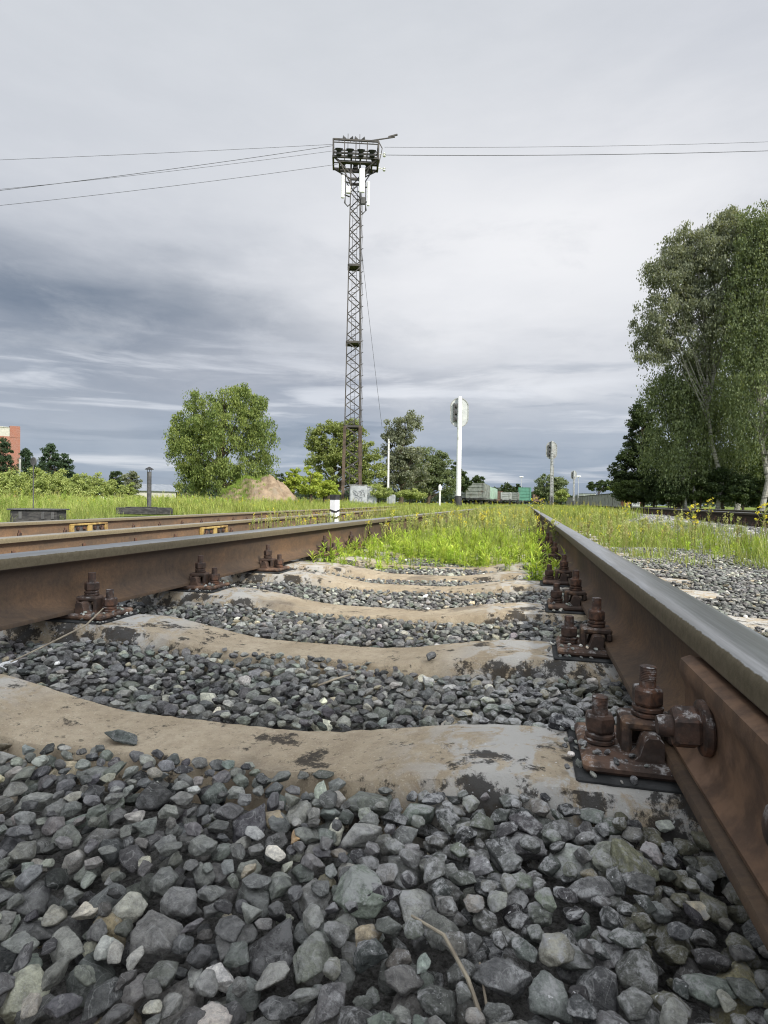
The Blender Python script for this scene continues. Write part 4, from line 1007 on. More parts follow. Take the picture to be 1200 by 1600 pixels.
for j, (u, v, ru, rv) in enumerate(bl):
    tree_px(u, 40 + (j % 3) * 2, [(u, v + 4, ru, rv * .8), (u + 6, v + 12, ru * 1.3, rv * .8), (u - ru * .6, v - 1, ru * .45, rv * .7), (u + ru * .5, v - 4, ru * .3, rv * .8), (u + ru * .1, v - rv * .5, ru * .3, rv * .6)], 'bush', 74, 5670, .12, G_LIGHT, ['light green bush under the dark trees at the left edge', 'light green bush below the gap right of the brick building', 'pale leafy bush in front of the tallest dark tree', 'light green bush right of the dark trees', 'pale green bush left of the low white building', 'low light green bush hiding the low white building', 'light green bush cut by the left edge of the photo', 'low bush in front of the far small trees'][j], 'bush', seed=40 + j, group='light green bushes at the left', trunk=.03, skirt=0., stems=3, nlimb=12)
for j, (u, v, ru, rv, d, g_, lab) in enumerate(((458, 748, 12, 20, 36, G_YEL, 'narrow yellow green bush right of the soil heap'), (485, 752, 20, 22, 37, G_YEL, 'largest yellow green bush left of the tower foot'), (508, 764, 18, 12, 35, G_YEL, 'low yellow green bush touching the tower foot'), (436, 752, 10, 12, 70, G_DARK, 'dark far bush beside the soil heap'), (590, 768, 24, 9, 45, G_LIGHT, 'low light green bush right of the grey cabinets'), (640, 772, 22, 7, 50, G_LIGHT, 'low light green bush below the dark tree right of the thin pole'))):
    tree_px(u, d, [(u, v, ru, rv), (u + 3, v + rv * .5, ru * 1.05, rv * .7)], 'bush', 66, 5670, .12, g_, lab, 'bush', seed=60 + j, trunk=.03, skirt=0., stems=3, nlimb=12)
# right: the big birches and what grows under them
tree_px(1120, 32, [(1075, 390, 42, 44, 1500), (1050, 430, 48, 40, 1500), (1030, 500, 44, 46, 1500), (1110, 420, 60, 80, 3600), (1090, 510, 60, 70, 3000), (1140, 370, 40, 45, 1500), (1020, 545, 32, 24, 500), (1010, 430, 16, 16, 160), (1110, 350, 30, 22, 500)], 'birch_tree', 420, 88000, .13, G_GREY, 'tallest airy grey green birch leaning left over the right side track', droop=.8, bark='birch', seed=71, clr=.34, trunk=.12, nlimb=60, fill=.62)
tree_px(1188, 30, [(1180, 380, 40, 60), (1200, 450, 55, 100), (1165, 480, 40, 90), (1190, 600, 60, 90), (1200, 340, 30, 36)], 'birch_tree', 330, 72000, .13, G_MID, 'weeping green birch cut by the right edge of the photo', droop=2.6, bark='birch', seed=72, clr=.42, trunk=.13, nlimb=50)
tree_px(1068, 33, [(1055, 610, 48, 46), (1085, 620, 50, 66), (1060, 690, 54, 52), (1100, 560, 34, 50), (1120, 700, 50, 60), (1030, 605, 26, 26)], 'birch_tree', 320, 56000, .13, G_MID, 'lower drooping birch with pale trunks below the tallest one', droop=2.2, bark='birch', seed=73, clr=.42, trunk=.08, stems=3, nlimb=36)
tree_px(1002, 40, [(1005, 690, 32, 46), (988, 732, 32, 36), (975, 762, 20, 18), (1020, 720, 32, 50), (978, 755, 18, 20), (1000, 650, 20, 24), (1000, 768, 34, 14)], 'deciduous_tree', 374, 35100, .15, G_DARK, 'dark dense tree at the left end of the right hand wood', seed=74, clr=.4, trunk=.15)
tree_px(1050, 38, [(1045, 735, 44, 42), (1090, 740, 44, 38), (1130, 740, 44, 42), (1040, 768, 40, 16), (1090, 770, 50, 14), (1140, 770, 44, 14)], 'deciduous_tree', 286, 27000, .15, G_DARK, 'dark undergrowth tree behind the pale birch trunks', seed=75, clr=.45, trunk=.12, stems=3)
tree_px(1185, 34, [(1165, 730, 40, 50), (1200, 720, 44, 56), (1230, 700, 40, 80), (1170, 768, 44, 16), (1210, 768, 44, 16)], 'deciduous_tree', 308, 29700, .14, ((.05, .08, .025), (.12, .16, .04)), 'lower green tree at the right edge under the weeping birch', seed=76, clr=.42, trunk=.12, stems=2, droop=.8)
tree_px(1150, 44, [(1120, 600, 60, 110), (1180, 560, 60, 140), (1240, 560, 50, 150)], 'birch_tree', 200, 32000, .19, G_DARK, 'dark tree filling the back of the right hand wood', droop=1.5, seed=77, clr=.5, trunk=.2, nlimb=30, bark='birch')

for j, (u, v, ru, rv, d) in enumerate(((985, 768, 26, 18, 37), (1022, 762, 24, 24, 35), (1045, 766, 22, 20, 33), (1092, 764, 26, 22, 33), (1128, 758, 26, 28, 32), (1160, 765, 22, 22, 31), (1190, 758, 26, 30, 31), (1225, 760, 26, 28, 31))):
    tree_px(u, d, [(u, v, ru, rv), (u + 4, v + rv * .5, ru * 1.1, rv * .6), (u - 5, v - rv * .5, ru * .6, rv * .5)], 'bush', 90, 11000, .11, G_DARK if j % 3 else ((.05, .08, .03), (.12, .16, .05)), f'{ordw(j + 1)} dark bush from the left under the trees of the right hand wood', 'bush', seed=120 + j, group='dark bushes under the right hand wood', trunk=.03, skirt=0., stems=3, nlimb=14)
# ------------------------------------------------------------------ soil heap
r5 = np.random.default_rng(5); c0 = grd(398, 33, 0); n1, n2 = 70, 50
hx_, hy_ = np.meshgrid(np.linspace(-3.2, 3.2, n1), np.linspace(-2.2, 2.2, n2)); rr = np.sqrt((hx_ / 2.5) ** 2 + (hy_ / 1.8) ** 2)
hz = 1.62 * np.clip(1.18 - rr ** 1.5, 0, 1) ** .9 * (1 + .12 * np.sin(hx_ * 2.1) + .08 * np.sin(hx_ * 5 + hy_ * 4)) + r5.normal(0, .035, hx_.shape) - .12 + .25 * np.exp(-((hx_ + .9) ** 2 + hy_ ** 2) / .8)
V = np.stack([hx_ + .35, hy_, hz], -1).reshape(-1, 3); I = np.arange(n1 * n2).reshape(n2, n1)
F = np.stack([I[:-1, :-1], I[:-1, 1:], I[1:, 1:], I[1:, :-1]], -1).reshape(-1, 4)
M['soil'] = noisy('bare_brown_soil', (.19, .14, .095), (.30, .23, .16), 3., .95, .1, (.24, .20, .15), 1., .04)
o = link('soil_heap', mesh_np('soil_heap', V, F, smooth=True), M['soil']); o.location = tuple(c0); o.rotation_euler.z = R(13.77)
tag(o, 'bare brown soil heap beside the broad weeping tree', 'soil heap')
k = rng.integers(0, len(V), 2600); Vg = V[k]; Vg = Vg[(Vg[:, 0] < .1 + .4 * r5.normal(size=len(Vg))) | (Vg[:, 2] < .35)]; Vg = Vg[Vg[:, 2] > -.05]
c, s = math.cos(R(13.77)), math.sin(R(13.77)); Pg = np.stack([Vg[:, 0] * c - Vg[:, 1] * s, Vg[:, 0] * s + Vg[:, 1] * c, Vg[:, 2]], 1) + c0
build_stuff('meadow_grass', [plant_grass(rng, .22, 20, (.16, .26, .045), (.30, .38, .09), .012, .09) for _ in range(3)], Pg, rng.uniform(.5, 1.1, len(Pg)), 'green weeds covering the left flank of the soil heap', 'meadow')

# ------------------------------------------------------------------ lattice lighting tower
TD = 46.; tb = grd(549, TD, 0.); S = TD / FPX
root = empty('lattice_tower', tuple(tb), R(13.77 + 4)); tag(root, 'tall dark lattice lighting tower with floodlight platform and white aerials', 'tower')
HT = 26.6; HP = 4.7 + .6
def half_w(z): return np.interp(z, [0, 6.3, 26.2], [.70, .60, .36])
def leg_pt(i, z): w_ = half_w(z); return np.array([(-1, 1, 1, -1)[i] * w_, (-1, -1, 1, 1)[i] * w_, z])
for i in range(4):
    mb = MB(); mb.bar(leg_pt(i, 0.), leg_pt(i, 6.3), .24, .18, up=(0, 1, 0)); mb.build('lower_leg', M['tower_rust'], root)
    mb = MB(); mb.bar(leg_pt(i, 6.3), leg_pt(i, 26.2), .085, .085, up=(0, 1, 0)); mb.build('leg', M['tower'], root)
mb = MB(); zs = list(np.linspace(.3, 6.3, 8)) + list(np.linspace(6.3, 26.2, 25))[1:]
for a in range(4):
    b_ = (a + 1) % 4
    for j in range(len(zs) - 1):
        i0, i1 = (a, b_) if j % 2 else (b_, a); tk = .10 if zs[j] < 6 else .065
        mb.bar(leg_pt(i0, zs[j]), leg_pt(i1, zs[j + 1]), tk, tk)
mb.build('bracing', M['tower'], root)
for z in (6.3, 12.9, 18.9, 25.6):
    mb = MB()
    for a in range(4): mb.bar(leg_pt(a, z), leg_pt((a + 1) % 4, z), .16, .16)
    if z < 25: mb.box((0, 0, z), (half_w(z) * 1.6, half_w(z) * 1.6, .05))
    mb.build('ring', M['tower'], root)
mb = MB()
for x in (-.17, .17): mb.bar((x, .1, .5), (x, .1, 25.5), .035)
for z in np.arange(.8, 25.5, .33): mb.bar((-.17, .1, z), (.17, .1, z), .022)
mb.build('ladder', M['tower'], root)
mb = MB()         # cables with clips up the right-hand side
for k, x in enumerate((.06, .14)):
    mb.tube([(half_w(z) + x + .02 * math.sin(z * 3 + k), -half_w(z), z) for z in np.linspace(3, 25, 60)], .022, 5)
for z in np.arange(3, 25, .9): mb.bar((half_w(z) - .03, -half_w(z), z), (half_w(z) + .24, -half_w(z) - .02, z + .12), .045)
mb.build('cable_run', M['tower'], root)
pf = MB(); W = 1.75; Wd = .85; z0, z1, z2 = 26.75, 27.0, 28.3
C_ = [(-W, -Wd), (W, -Wd), (W, Wd), (-W, Wd)]; Cb = [(-W * .72, -Wd * .8), (W * .72, -Wd * .8), (W * .72, Wd * .8), (-W * .72, Wd * .8)]
for i in range(4):
    a, b_ = C_[i], C_[(i + 1) % 4]; ab, bb = Cb[i], Cb[(i + 1) % 4]
    pf.bar((*a, z2), (*b_, z2), .12, .12); pf.bar((*a, z2 - .22), (*b_, z2 - .22), .06, .06); pf.bar((*a, z1), (*b_, z1), .14, .16); pf.bar((*a, z1 + .5), (*b_, z1 + .5), .07)
    pf.bar((*a, z1 - .1), (*a, z2), .11); pf.bar((*ab, z0), (*bb, z0), .12, .14); pf.bar((*a, z1), (*ab, z0), .10)
    for t in np.linspace(0, 1, 9)[1:-1]:
        p = np.array(a) * (1 - t) + np.array(b_) * t; pf.bar((*p, z2 - .22), (*p, z2), .05)
    for t in (.25, .5, .75):
        p = np.array(a) * (1 - t) + np.array(b_) * t; pf.bar((*p, z1), (*p, z2), .07)
    q = leg_pt(i, 25.2); pf.bar(q, (*ab, z0), .08); pf.bar(leg_pt(i, 25.2), (*leg_pt(i, 26.2)[:2], 27.0), .10); pf.bar((*leg_pt(i, 26)[:2], 26.0), (*a, z1), .08)
pf.box((0, 0, z1 + .02), (W * 1.5, .22, .05))
for x in (-.35, .35): pf.bar((x, -Wd, z1), (x, Wd, z1), .14)
pf.bar((.55 * W, -Wd, z2), (W + 1.25, -Wd, z2 + .42), .07); pf.bar((W + .75, -Wd, z2 + .40), (W + 1.45, -Wd, z2 + .62), .10)
pf.bar((W, -Wd, z2), (W + .28, -Wd, z1 + .8), .06); pf.bar((W + .28, -Wd, z1 + .8), (W + .05, -Wd, z0 - .1), .06)
pf.build('platform', M['tower'], root)
for (x, y) in ((-1.3, -1), (-.45, -1), (.4, -1), (1.25, -1), (-1.0, .8), (0, .8), (1.0, .8), (1.5, .2)):
    mb = MB(); mb.lathe((x, y, z1 + .30), [(.10, -.20), (.14, -.05), (.29, .14), (.31, .20), (.05, .21)], 14, (0, -.35, .8)); mb.box((x, y, z1 + .13), (.42, .22, .22), bev=.04); mb.build('floodlight', M['black'], root, smooth=True)
for x in (-.62, .30):
    for k in (-1, 1):
        mb = MB(); mb.lathe((x + k * .14, -.4, z2 + .34), [(.06, 0), (.20, .26)], 12, (k, -.2, .05)); mb.build('loudspeaker', M['dark_metal'], root)
    mb = MB(); mb.bar((x, -.4, z2 - .5), (x, -.4, z2 + .75), .05); mb.build('mast_pipe', M['dark_metal'], root)
for (x, y, w_, z_a, z_b) in ((-.98, -.5, .26, 24.0, 25.8), (.50, -.70, .44, 24.4, 26.25), (1.02, -.3, .22, 23.6, 25.5)):
    mb = MB(); mb.box((x, y, (z_a + z_b) / 2), (w_, .16, z_b - z_a), bev=.05); a_ = mb.build('aerial_panel', M['white'], root)
    mb = MB(); xi = x * .45
    for z in (z_a + .35, z_b - .4): mb.bar((x, y + .05, z), (xi, -.1, z), .07)
    mb.bar((x * .8, y + .12, z_a - .3), (x * .8, y + .12, z_b), .07)
    mb.tube([(x * .8, y, z_a), (x * .86, y - .05, z_a - .35), (x * .6, y, z_a - .6), (xi * .8, -.1, z_a - .2)], .045, 6)
    mb.build('bracket', M['dark_metal'], a_)
for (x, z) in ((-.55, 24.7), (.60, 23.9)):
    mb = MB(); mb.box((x, -.45, z), (.35, .2, .55), bev=.03); mb.build('radio_unit', M['white_dirty'] if x < 0 else M['dark_metal'], root)
mb = MB()
for z in (26.2, 27.3):
    mb.lathe((W + .45, -Wd, z), [(.05, -.15), (.12, -.1), (.05, 0), (.12, .08), (.05, .15)], 10); mb.bar((W, -Wd, z + .1), (W + .45, -Wd, z), .05)
mb.build('insulator', M['white_dirty'], root)
def tw(x, y, z):  # tower-local point in world
    a = R(13.77 + 4); c, s = math.cos(a), math.sin(a); return np.array([tb[0] + x * c - y * s, tb[1] + x * s + y * c, z])
# grey cabinets at the tower's foot
for (u, d, w_, h, dp, lab, gr) in ((560, 44.2, 1.30, 1.55, .9, 'grey metal cabinet with black scrawl at the foot of the tower', True), (579, 44.9, .95, 1.45, .9, 'plain pale cabinet right of the scrawled one at the tower foot', False)):
    p = grd(u, d, -.1); rt = empty('equipment_cabinet', tuple(p), R(13.77)); tag(rt, lab, 'cabinet', 'grey cabinets at the tower foot')
    mb = MB(); mb.box((0, 0, h / 2 + .15), (w_, dp, h), bev=.03); mb.build('body', M['pale_metal'], rt)
    mb = MB(); mb.box((0, 0, h + .19), (w_ * 1.06, dp * 1.06, .08), bev=.02); mb.build('roof', M['grey_metal'], rt)
    mb = MB(); mb.box((0, -dp / 2 - .012, h / 2 + .18), (w_ * .88, .03, h * .88), bev=.01); dr = mb.build('door', M['pale_metal'], rt)
    mb = MB(); mb.box((w_ * .36, -dp / 2 - .04, h / 2 + .2), (.03, .03, .18)); mb.build('handle', M['dark_metal'], dr)
    if gr:
        mb = MB(); rq = np.random.default_rng(3)
        for (cx, cz, q) in ((-.25, 1.15, 0), (.10, 1.1, 1), (-.20, .62, 2), (.15, .65, 3), (.30, 1.2, 4)):
            pts = [(cx + .15 * math.cos(t * 1.7 + q) + .03 * math.sin(5 * t), -dp / 2 - .034, cz + .2 * math.sin(t * (1.2 + .3 * (q % 2)) + q * 2)) for t in np.linspace(0, 5, 18)]
            for a, b_ in zip(pts[:-1], pts[1:]): mb.bar(a, b_, .012, .045, up=(0, 1, 0))
        mb.build('scrawl', M['graffiti'], rt)
# ------------------------------------------------------------------ overhead wires
def wire(a, b_, sag, r_, label, n_=40):
    a, b_ = np.array(a, float), np.array(b_, float); t = np.linspace(0, 1, n_)[:, None]
    P = a * (1 - t) + b_ * t; P[:, 2] -= 4 * sag * (t * (1 - t))[:, 0]
    mb = MB(); mb.tube(P, r_, 5); return tag(mb.build('overhead_wire', M['wire'], smooth=True), label, 'wire', 'overhead wires')
M['wire'] = noisy('dark_wire', (.03, .03, .035), (.05, .05, .05), 5, .6, .3)
for (v0, v1, x, z, lab, rr) in ((251, 240, -W, 27.9, 'topmost overhead wire left of the tower', .012), (299, 240, -W, 27.8, 'second overhead wire left of the tower', .016), (296, 247, -W, 27.4, 'third overhead wire left of the tower, close under the second', .011), (319, 259, -W * .8, 26.4, 'lowest overhead wire left of the tower', .013)):
    e = at(-260, v0 + 4 + (v0 - v1) * .38, 40); wire(tw(x, -Wd, z), e, .25 if v0 > 260 else .1, rr, lab)
for (v0, v1, z, lab, rr) in ((217, 235, 27.9, 'upper thin overhead wire right of the tower', .012), (232, 249, 27.3, 'lower thicker overhead wire right of the tower', .020)):
    e = at(1500, v0 - 9, 46); wire(tw(W + .45, -Wd, z), e, .35, rr, lab)
e = at(597, 668, 56); wire(tw(.55, -.5, 20.0), e, .25, .014, 'thin wire slanting from the tower down to the concrete pole')
# concrete pole with a small box
p = grd(606, 56, 0); rt = empty('utility_pole', tuple(p)); tag(rt, 'thin pale concrete pole with a small grey box at its foot', 'pole')
mb = MB(); mb.lathe((0, 0, 0), [(.12, 0), (.085, 6.5)], 10); mb.build('pole', M['grey_concrete2'] if 'grey_concrete2' in M else M['white_dirty'], rt, smooth=True)
mb = MB(); mb.box((0, 0, 6.4), (.30, .10, .12)); mb.lathe((0, 0, 6.45), [(.03, 0), (.05, .12), (.02, .22)], 8); mb.build('insulator', M['dark_metal'], rt)
mb = MB(); mb.box((.42, -.1, .62), (.62, .4, 1.0), bev=.04); mb.box((.42, -.1, .1), (.4, .3, .3)); mb.build('box', M['pale_metal'], rt)
# small white marker pole, left of the white signal
p = grd(687, 40, 0); rt = empty('marker_pole', tuple(p)); tag(rt, 'short thin white pole left of the white signal mast', 'pole')
mb = MB(); mb.lathe((0, 0, 0), [(.06, 0), (.06, 1.25)], 10); mb.build('pole', M['white'], rt)
mb = MB(); mb.lathe((0, 0, 1.25), [(.10, 0), (.12, .06), (.11, .30), (.04, .42)], 12); mb.build('head', M['white'], rt, smooth=True)

# ------------------------------------------------------------------ light signals seen from behind
def signal(u, d, H_, rw, rh, mat, label, mast_r=.11, black=.7, light=True):
    p = grd(u, d, 0); rt = empty('light_signal', tuple(p), R(13.77 - 0)); tag(rt, label, 'signal', 'light signals seen from behind')
    mb = MB(); mb.lathe((0, 0, 0), [(mast_r * 1.7, -.1), (mast_r * 1.7, black * .9), (mast_r * 1.3, black)], 14); mb.build('base', M['black'], rt, smooth=True)
    mb = MB(); mb.lathe((0, 0, black), [(mast_r * 1.15, 0), (mast_r, H_ - black - .1), (mast_r * .8, H_ - black)], 14); mb.build('mast', M[mat], rt, smooth=True)
    # stadium shaped shield
    zc = H_ - rh - .05; n_ = 40; pts = []
    for k in range(n_):
        a = 2 * math.pi * k / n_; cx, cz = math.cos(a), math.sin(a); pts.append((rw * cx, zc + (rh - rw) * np.sign(cz) + rw * cz))
    mb = MB(); mb.prism(pts, (0, .18, 0), (0, .22, 0), (1, 0, 0), (0, 0, 1)); sh = mb.build('shield', M['grey_metal'] if not light else M['shield'], rt)
    mb = MB()
    for k in range(n_): 
        a, b_ = pts[k], pts[(k + 1) % n_]; mb.bar((a[0], .17, a[1]), (b_[0], .17, b_[1]), .05, .04, up=(0, 1, 0))
    mb.build('rim', M['grey_metal'], sh)
    for k, z in enumerate(np.linspace(zc - rh * .45, zc + rh * .45, 3)):
        mb = MB(); mb.lathe((-rw * .34, .17, z), [(.16, 0), (.15, .14), (.06, .2)], 14, (0, -1, 0)); mb.build('lamp_housing', M['dark_metal'], rt, smooth=True)
    mb = MB(); mb.box((-rw * .62, .08, zc), (.07, .16, rh * 1.25)); mb.bar((-rw * .6, .1, zc + rh * .35), (0, 0, zc + rh * .55), .05); mb.bar((-rw * .6, .1, zc - rh * .35), (0, 0, zc - rh * .5), .05); mb.build('bracket', M['dark_metal'], rt)
    mb = MB()
    if H_ > 5 and not light:
        for x in (-.18, .18): mb.bar((x, -.22, .3), (x, -.22, H_ - 1.2), .035)
        for z in np.arange(.5, H_ - 1.2, .32): mb.bar((-.18, -.22, z), (.18, -.22, z), .025)
        for z in (1.2, 3.2, 5.2): mb.bar((0, 0, z), (0, -.22, z), .05)
        mb.box((0, -.12, H_ * .55), (.36, .2, 1.0), bev=.03); mb.build('ladder', M['grey_metal'], rt)
    return rt
M['shield'] = noisy('pale_shield_back', (.40, .42, .42), (.52, .54, .53), 2, .6, .3, (.33, .34, .33))
signal(716, 39, 7.55, .60, .98, 'white', 'tall bright white signal mast with an oval shield, nearest of the three', .15, .9)
signal(861, 66, 7.6, .62, 1.0, 'grey_metal', 'middle of three signal masts, grey with an oval back plate and ladder', .15, 1.3, False)
signal(896, 135, 8.3, .66, 1.0, 'grey_metal', 'farthest and smallest signal mast, right of the middle one', .17, 1.3, False)
# switch indicator with a round disc at the left, grey post
p = grd(52, 11.5, 0); rt = empty('disc_marker', tuple(p)); tag(rt, 'thin dark stem with a round dark disc above the low timber box at left', 'marker')
mb = MB(); mb.lathe((0, 0, 0), [(.011, 0), (.011, 1.1)], 8); mb.build('stem', M['dark_metal'], rt)
mb = MB(); mb.lathe((0, .015, 1.13), [(.085, 0), (.085, .02)], 24, (-.2, -1, 0)); mb.build('disc', M['dark_metal'], rt)
p = grd(31, 48, 0); rt = empty('grey_post', tuple(p)); tag(rt, 'plain grey post in front of the dark trees at left', 'post')
mb = MB(); mb.lathe((0, 0, 0), [(.10, 0), (.08, 3.6)], 8); mb.build('post', M['grey_concrete'], rt); mb = MB(); mb.lathe((0, 0, 3.6), [(.11, 0), (.11, .06)], 8); mb.build('cap', M['dark_metal'], rt)
# vent pipe on tarred timbers
p = grd(233, 15.5, 0); rt = empty('vent_pipe', tuple(p)); tag(rt, 'dark vertical vent pipe with a conical cap behind the left side track', 'pipe')
mb = MB(); mb.lathe((0, 0, 0), [(.058, 0), (.056, 1.14)], 14); mb.build('pipe', M['dark_metal'], rt, smooth=True)
mb = MB(); mb.lathe((0, 0, 1.20), [(.115, 0), (.10, .02), (.01, .075)], 16); mb.build('cap', M['black'], rt)
mb = MB()
for a in (0, 2.1, 4.2): mb.bar((.05 * math.cos(a), .05 * math.sin(a), 1.1), (.06 * math.cos(a), .06 * math.sin(a), 1.22), .012)
mb.build('bracket', M['dark_metal'], rt)
for (u, d, L_, h_, dz, lab) in ((215, 14.6, .98, .17, .02, 'dark tarred timber at the foot of the vent pipe'), (246, 14.9, .72, .16, .015, 'second dark tarred timber right of the vent pipe')):
    p = grd(u, d, dz); mb = MB(); mb.box((0, 0, h_ / 2), (L_, .24, h_), bev=.015); mb.box((L_ * .1, 0, h_ + .012), (L_ * .75, .2, .02), bev=.005); o = mb.build('timber', M['tar']); o.location = tuple(p); o.rotation_euler.z = R(13.77 + 4); tag(o, lab, 'timber', 'tarred timbers by the vent pipe')
p = grd(61, 9.8, 0); rt = empty('track_box', tuple(p), R(13.77 + 8)); tag(rt, 'low black weathered timber box beside the left side track', 'box')
mb = MB(); mb.box((0, 0, .10), (.72, .42, .20), bev=.012); mb.build('body', M['tar'], rt)
mb = MB(); mb.box((0, 0, .215), (.80, .48, .025), bev=.006); mb.build('lid', M['tar2'] if 'tar2' in M else M['dark_metal'], rt)
for x in (-.2, .15, .3): 
    mb = MB(); mb.box((x, -.218, .12), (.05, .012, .12), bev=.003); mb.build('strap', M['dark_metal'], rt)
# fouling post between the tracks: white with black top and bands
p = grd(523, 11.0, -.02); rt = empty('marker_post', tuple(p), R(13.77 - 30)); tag(rt, 'square white marker post with black top and black chevron bands between the tracks', 'post')
w_ = .135; H_ = .56
mb = MB(); mb.box((0, 0, H_ / 2), (w_, w_, H_), bev=.006); mb.build('post', M['white'], rt)
mb = MB(); mb.box((0, 0, H_ - .045), (w_ + .008, w_ + .008, .10), bev=.006); mb.build('black_top', M['black'], rt)
mb = MB()
for z in (.14, .255):
    for fx, fy in ((0, -1), (0, 1), (1, 0), (-1, 0)):
        e_ = w_ / 2 + .003; tx = np.array([abs(fy), abs(fx), 0.]) * w_ / 2; c_ = np.array([fx * e_, fy * e_, z])
        s_ = 1 if (fy == -1 or fx == -1) else -1
        mb.bar(c_ - tx + [0, 0, .018 * s_], c_ + tx - [0, 0, .018 * s_], .036, .005, up=(fx, fy, 0))
mb.build('black_band', M['black'], rt)

# ------------------------------------------------------------------ wagons
def wagon(u, d, top_v, kind, mat, label, Wd_=3.0, L_=12.5, rail=None):
    p = grd(u, d, 0); rt = empty('freight_wagon', tuple(p)); tag(rt, label, 'wagon', 'freight wagons at the far end of the yard')
    H_ = (786 - top_v + (u - 600) * .0136) * d / FPX + CAM[2]; zf = 1.1 if H_ > 2 else .9
    mb = MB(); t = .08
    mb.box((0, L_ / 2, zf), (Wd_ * .95, L_, .22)); mb.build('underframe', M['dark_metal'], rt)
    mb = MB()
    mb.box((0, t / 2, (zf + H_) / 2 + .1), (Wd_, t, H_ - zf - .2)); mb.box((0, L_ - t / 2, (zf + H_) / 2 + .1), (Wd_, t, H_ - zf - .2))
    for sx in (-1, 1): mb.box((sx * (Wd_ / 2 - t / 2), L_ / 2, (zf + H_) / 2 + .1), (t, L_ - 2 * t - .01, H_ - zf - .2))
    if kind == 'box': mb.box((0, L_ / 2, H_ + .06), (Wd_ * 1.02, L_ * 1.01, .12))
    mb.build('body', mat, rt)
    mb = MB()
    for sx in (-1, 1):
        for y in np.linspace(.05, L_ - .05, 8): mb.box((sx * (Wd_ / 2 + .045), y, (zf + H_) / 2 + .1), (.09, .14, H_ - zf - .25))
        mb.box((sx * (Wd_ / 2 - .1), -.05, (zf + H_) / 2 + .1), (.16, .10, H_ - zf - .22))
    for z in np.linspace(zf + .15, H_ - .05, 5 if H_ > 2.4 else 2): mb.box((0, -.045, z), (Wd_ * .92, .07, .09))
    mb.build('rib', mat, rt)
    for y in (1.6, L_ - 1.6):
        for dy_ in (-.9, .9):
            mb = MB()
            for sx in (-1, 1): mb.lathe((sx * .72, y + dy_, .50), [(.47, 0), (.47, .10), (.40, .13)], 20, (sx, 0, 0))
            mb.bar((-.7, y + dy_, .5), (.7, y + dy_, .5), .15); mb.build('wheelset', M['black'], rt)
        mb = MB(); mb.box((0, y, .66), (1.82, .4, .2))
        for sx in (-1, 1): mb.box((sx * .98, y, .58), (.14, 2.4, .36), bev=.04)
        mb.build('bogie', M['black'], rt)
    mb = MB(); mb.box((0, -.35, zf), (.3, .7, .25)); mb.lathe((-.85, 0, zf), [(.08, 0), (.08, -.45), (.2, -.47), (.2, -.5)], 12, (0, 1, 0)); mb.lathe((.85, 0, zf), [(.08, 0), (.08, -.45), (.2, -.47), (.2, -.5)], 12, (0, 1, 0)); mb.build('coupler', M['black'], rt)
    return rt
W_GREY = noisy('weathered_grey_wagon', (.15, .165, .155), (.24, .26, .24), 1.5, .8, .2, (.13, .09, .07)); W_TEAL = noisy('pale_green_wagon', (.26, .36, .30), (.35, .45, .38), 1.5, .75, .2, (.28, .30, .26))
W_GRN = noisy('green_wagon', (.085, .22, .165), (.12, .29, .22), 1.5, .7, .25, (.10, .20, .15)); W_BRN = noisy('brown_wagon', (.13, .085, .07), (.20, .14, .11), 1.5, .85, .2, (.09, .07, .06)); W_LG = noisy('light_grey_wagon', (.27, .29, .29), (.38, .40, .39), 1.5, .8, .2, (.18, .16, .14))
wagon(742, 93, 757, 'open', W_GREY, 'grey open freight wagon, nearest and leftmost of the wagons')
wagon(752.5, 107, 762, 'open', W_TEAL, 'pale green wagon coupled behind the grey open one')
wagon(760.5, 121, 764, 'open', W_TEAL, 'second pale green wagon, farther along the same row')
wagon(725, 96, 756, 'open', W_LG, 'light olive grey wagon just left of the grey open one')
wagon(777, 165, 769, 'open', W_BRN, 'low brown wagon between the pale green wagons and the light grey flats', Wd_=2.2)
wagon(790, 120, 771, 'open', W_LG, 'light grey low sided wagon, left of a pair', Wd_=1.9)
wagon(803, 128, 771, 'open', W_GREY, 'grey low sided wagon directly left of the green one', Wd_=1.9)
wagon(819.5, 145, 763.5, 'open', W_GRN, 'bright green freight wagon near the end of the rails')
wagon(840, 170, 769.5, 'box', W_BRN, 'dark brown wagon right of the bright green one', Wd_=2.7)

# ------------------------------------------------------------------ buildings and wall in the distance
def brick_mat():
    mt, n, b = new_mat('red_brickwork', .9, .1); co = obj_co(n); X, Y, Z = n.sep(co)
    br = n.node('ShaderNodeTexBrick'); n.l.new(n.comb(n.math('ADD', X, Y), Z, 0.), br.inputs['Vector']); br.inputs['Scale'].default_value = 3.5
    br.inputs['Color1'].default_value = (.25, .10, .07, 1); br.inputs['Color2'].default_value = (.20, .08, .058, 1); br.inputs['Mortar'].default_value = (.38, .30, .26, 1)
    br.inputs['Mortar Size'].default_value = .02
    n.set(b.inputs['Base Color'], n.mix(n.ramp(n.noise(co, .5, 5, .6), .4, .6, 0., .4), br.outputs[0], (.30, .12, .08))); return mt
M['brick'] = brick_mat(); M['plaster'] = noisy('pale_yellow_plaster', (.36, .355, .31), (.46, .45, .40), 1.5, .9, .1)
p = grd(6, 210, 0); rt = empty('brick_building', tuple(p), R(13.77 + 36)); tag(rt, 'tall red brick building with a whitish top storey at the left edge', 'building')
s = 210 / FPX; Hb = (779 - 669) * s; 
mb = MB(); mb.box((-6, 8, Hb / 2 - 1.6), (22, 16, Hb - 3.2)); mb.build('wall', M['brick'], rt)
mb = MB(); mb.box((3.4, 6.9, Hb - 1.4), (3.2, 14, 4.2)); mb.build('stair_tower', M['brick'], rt)
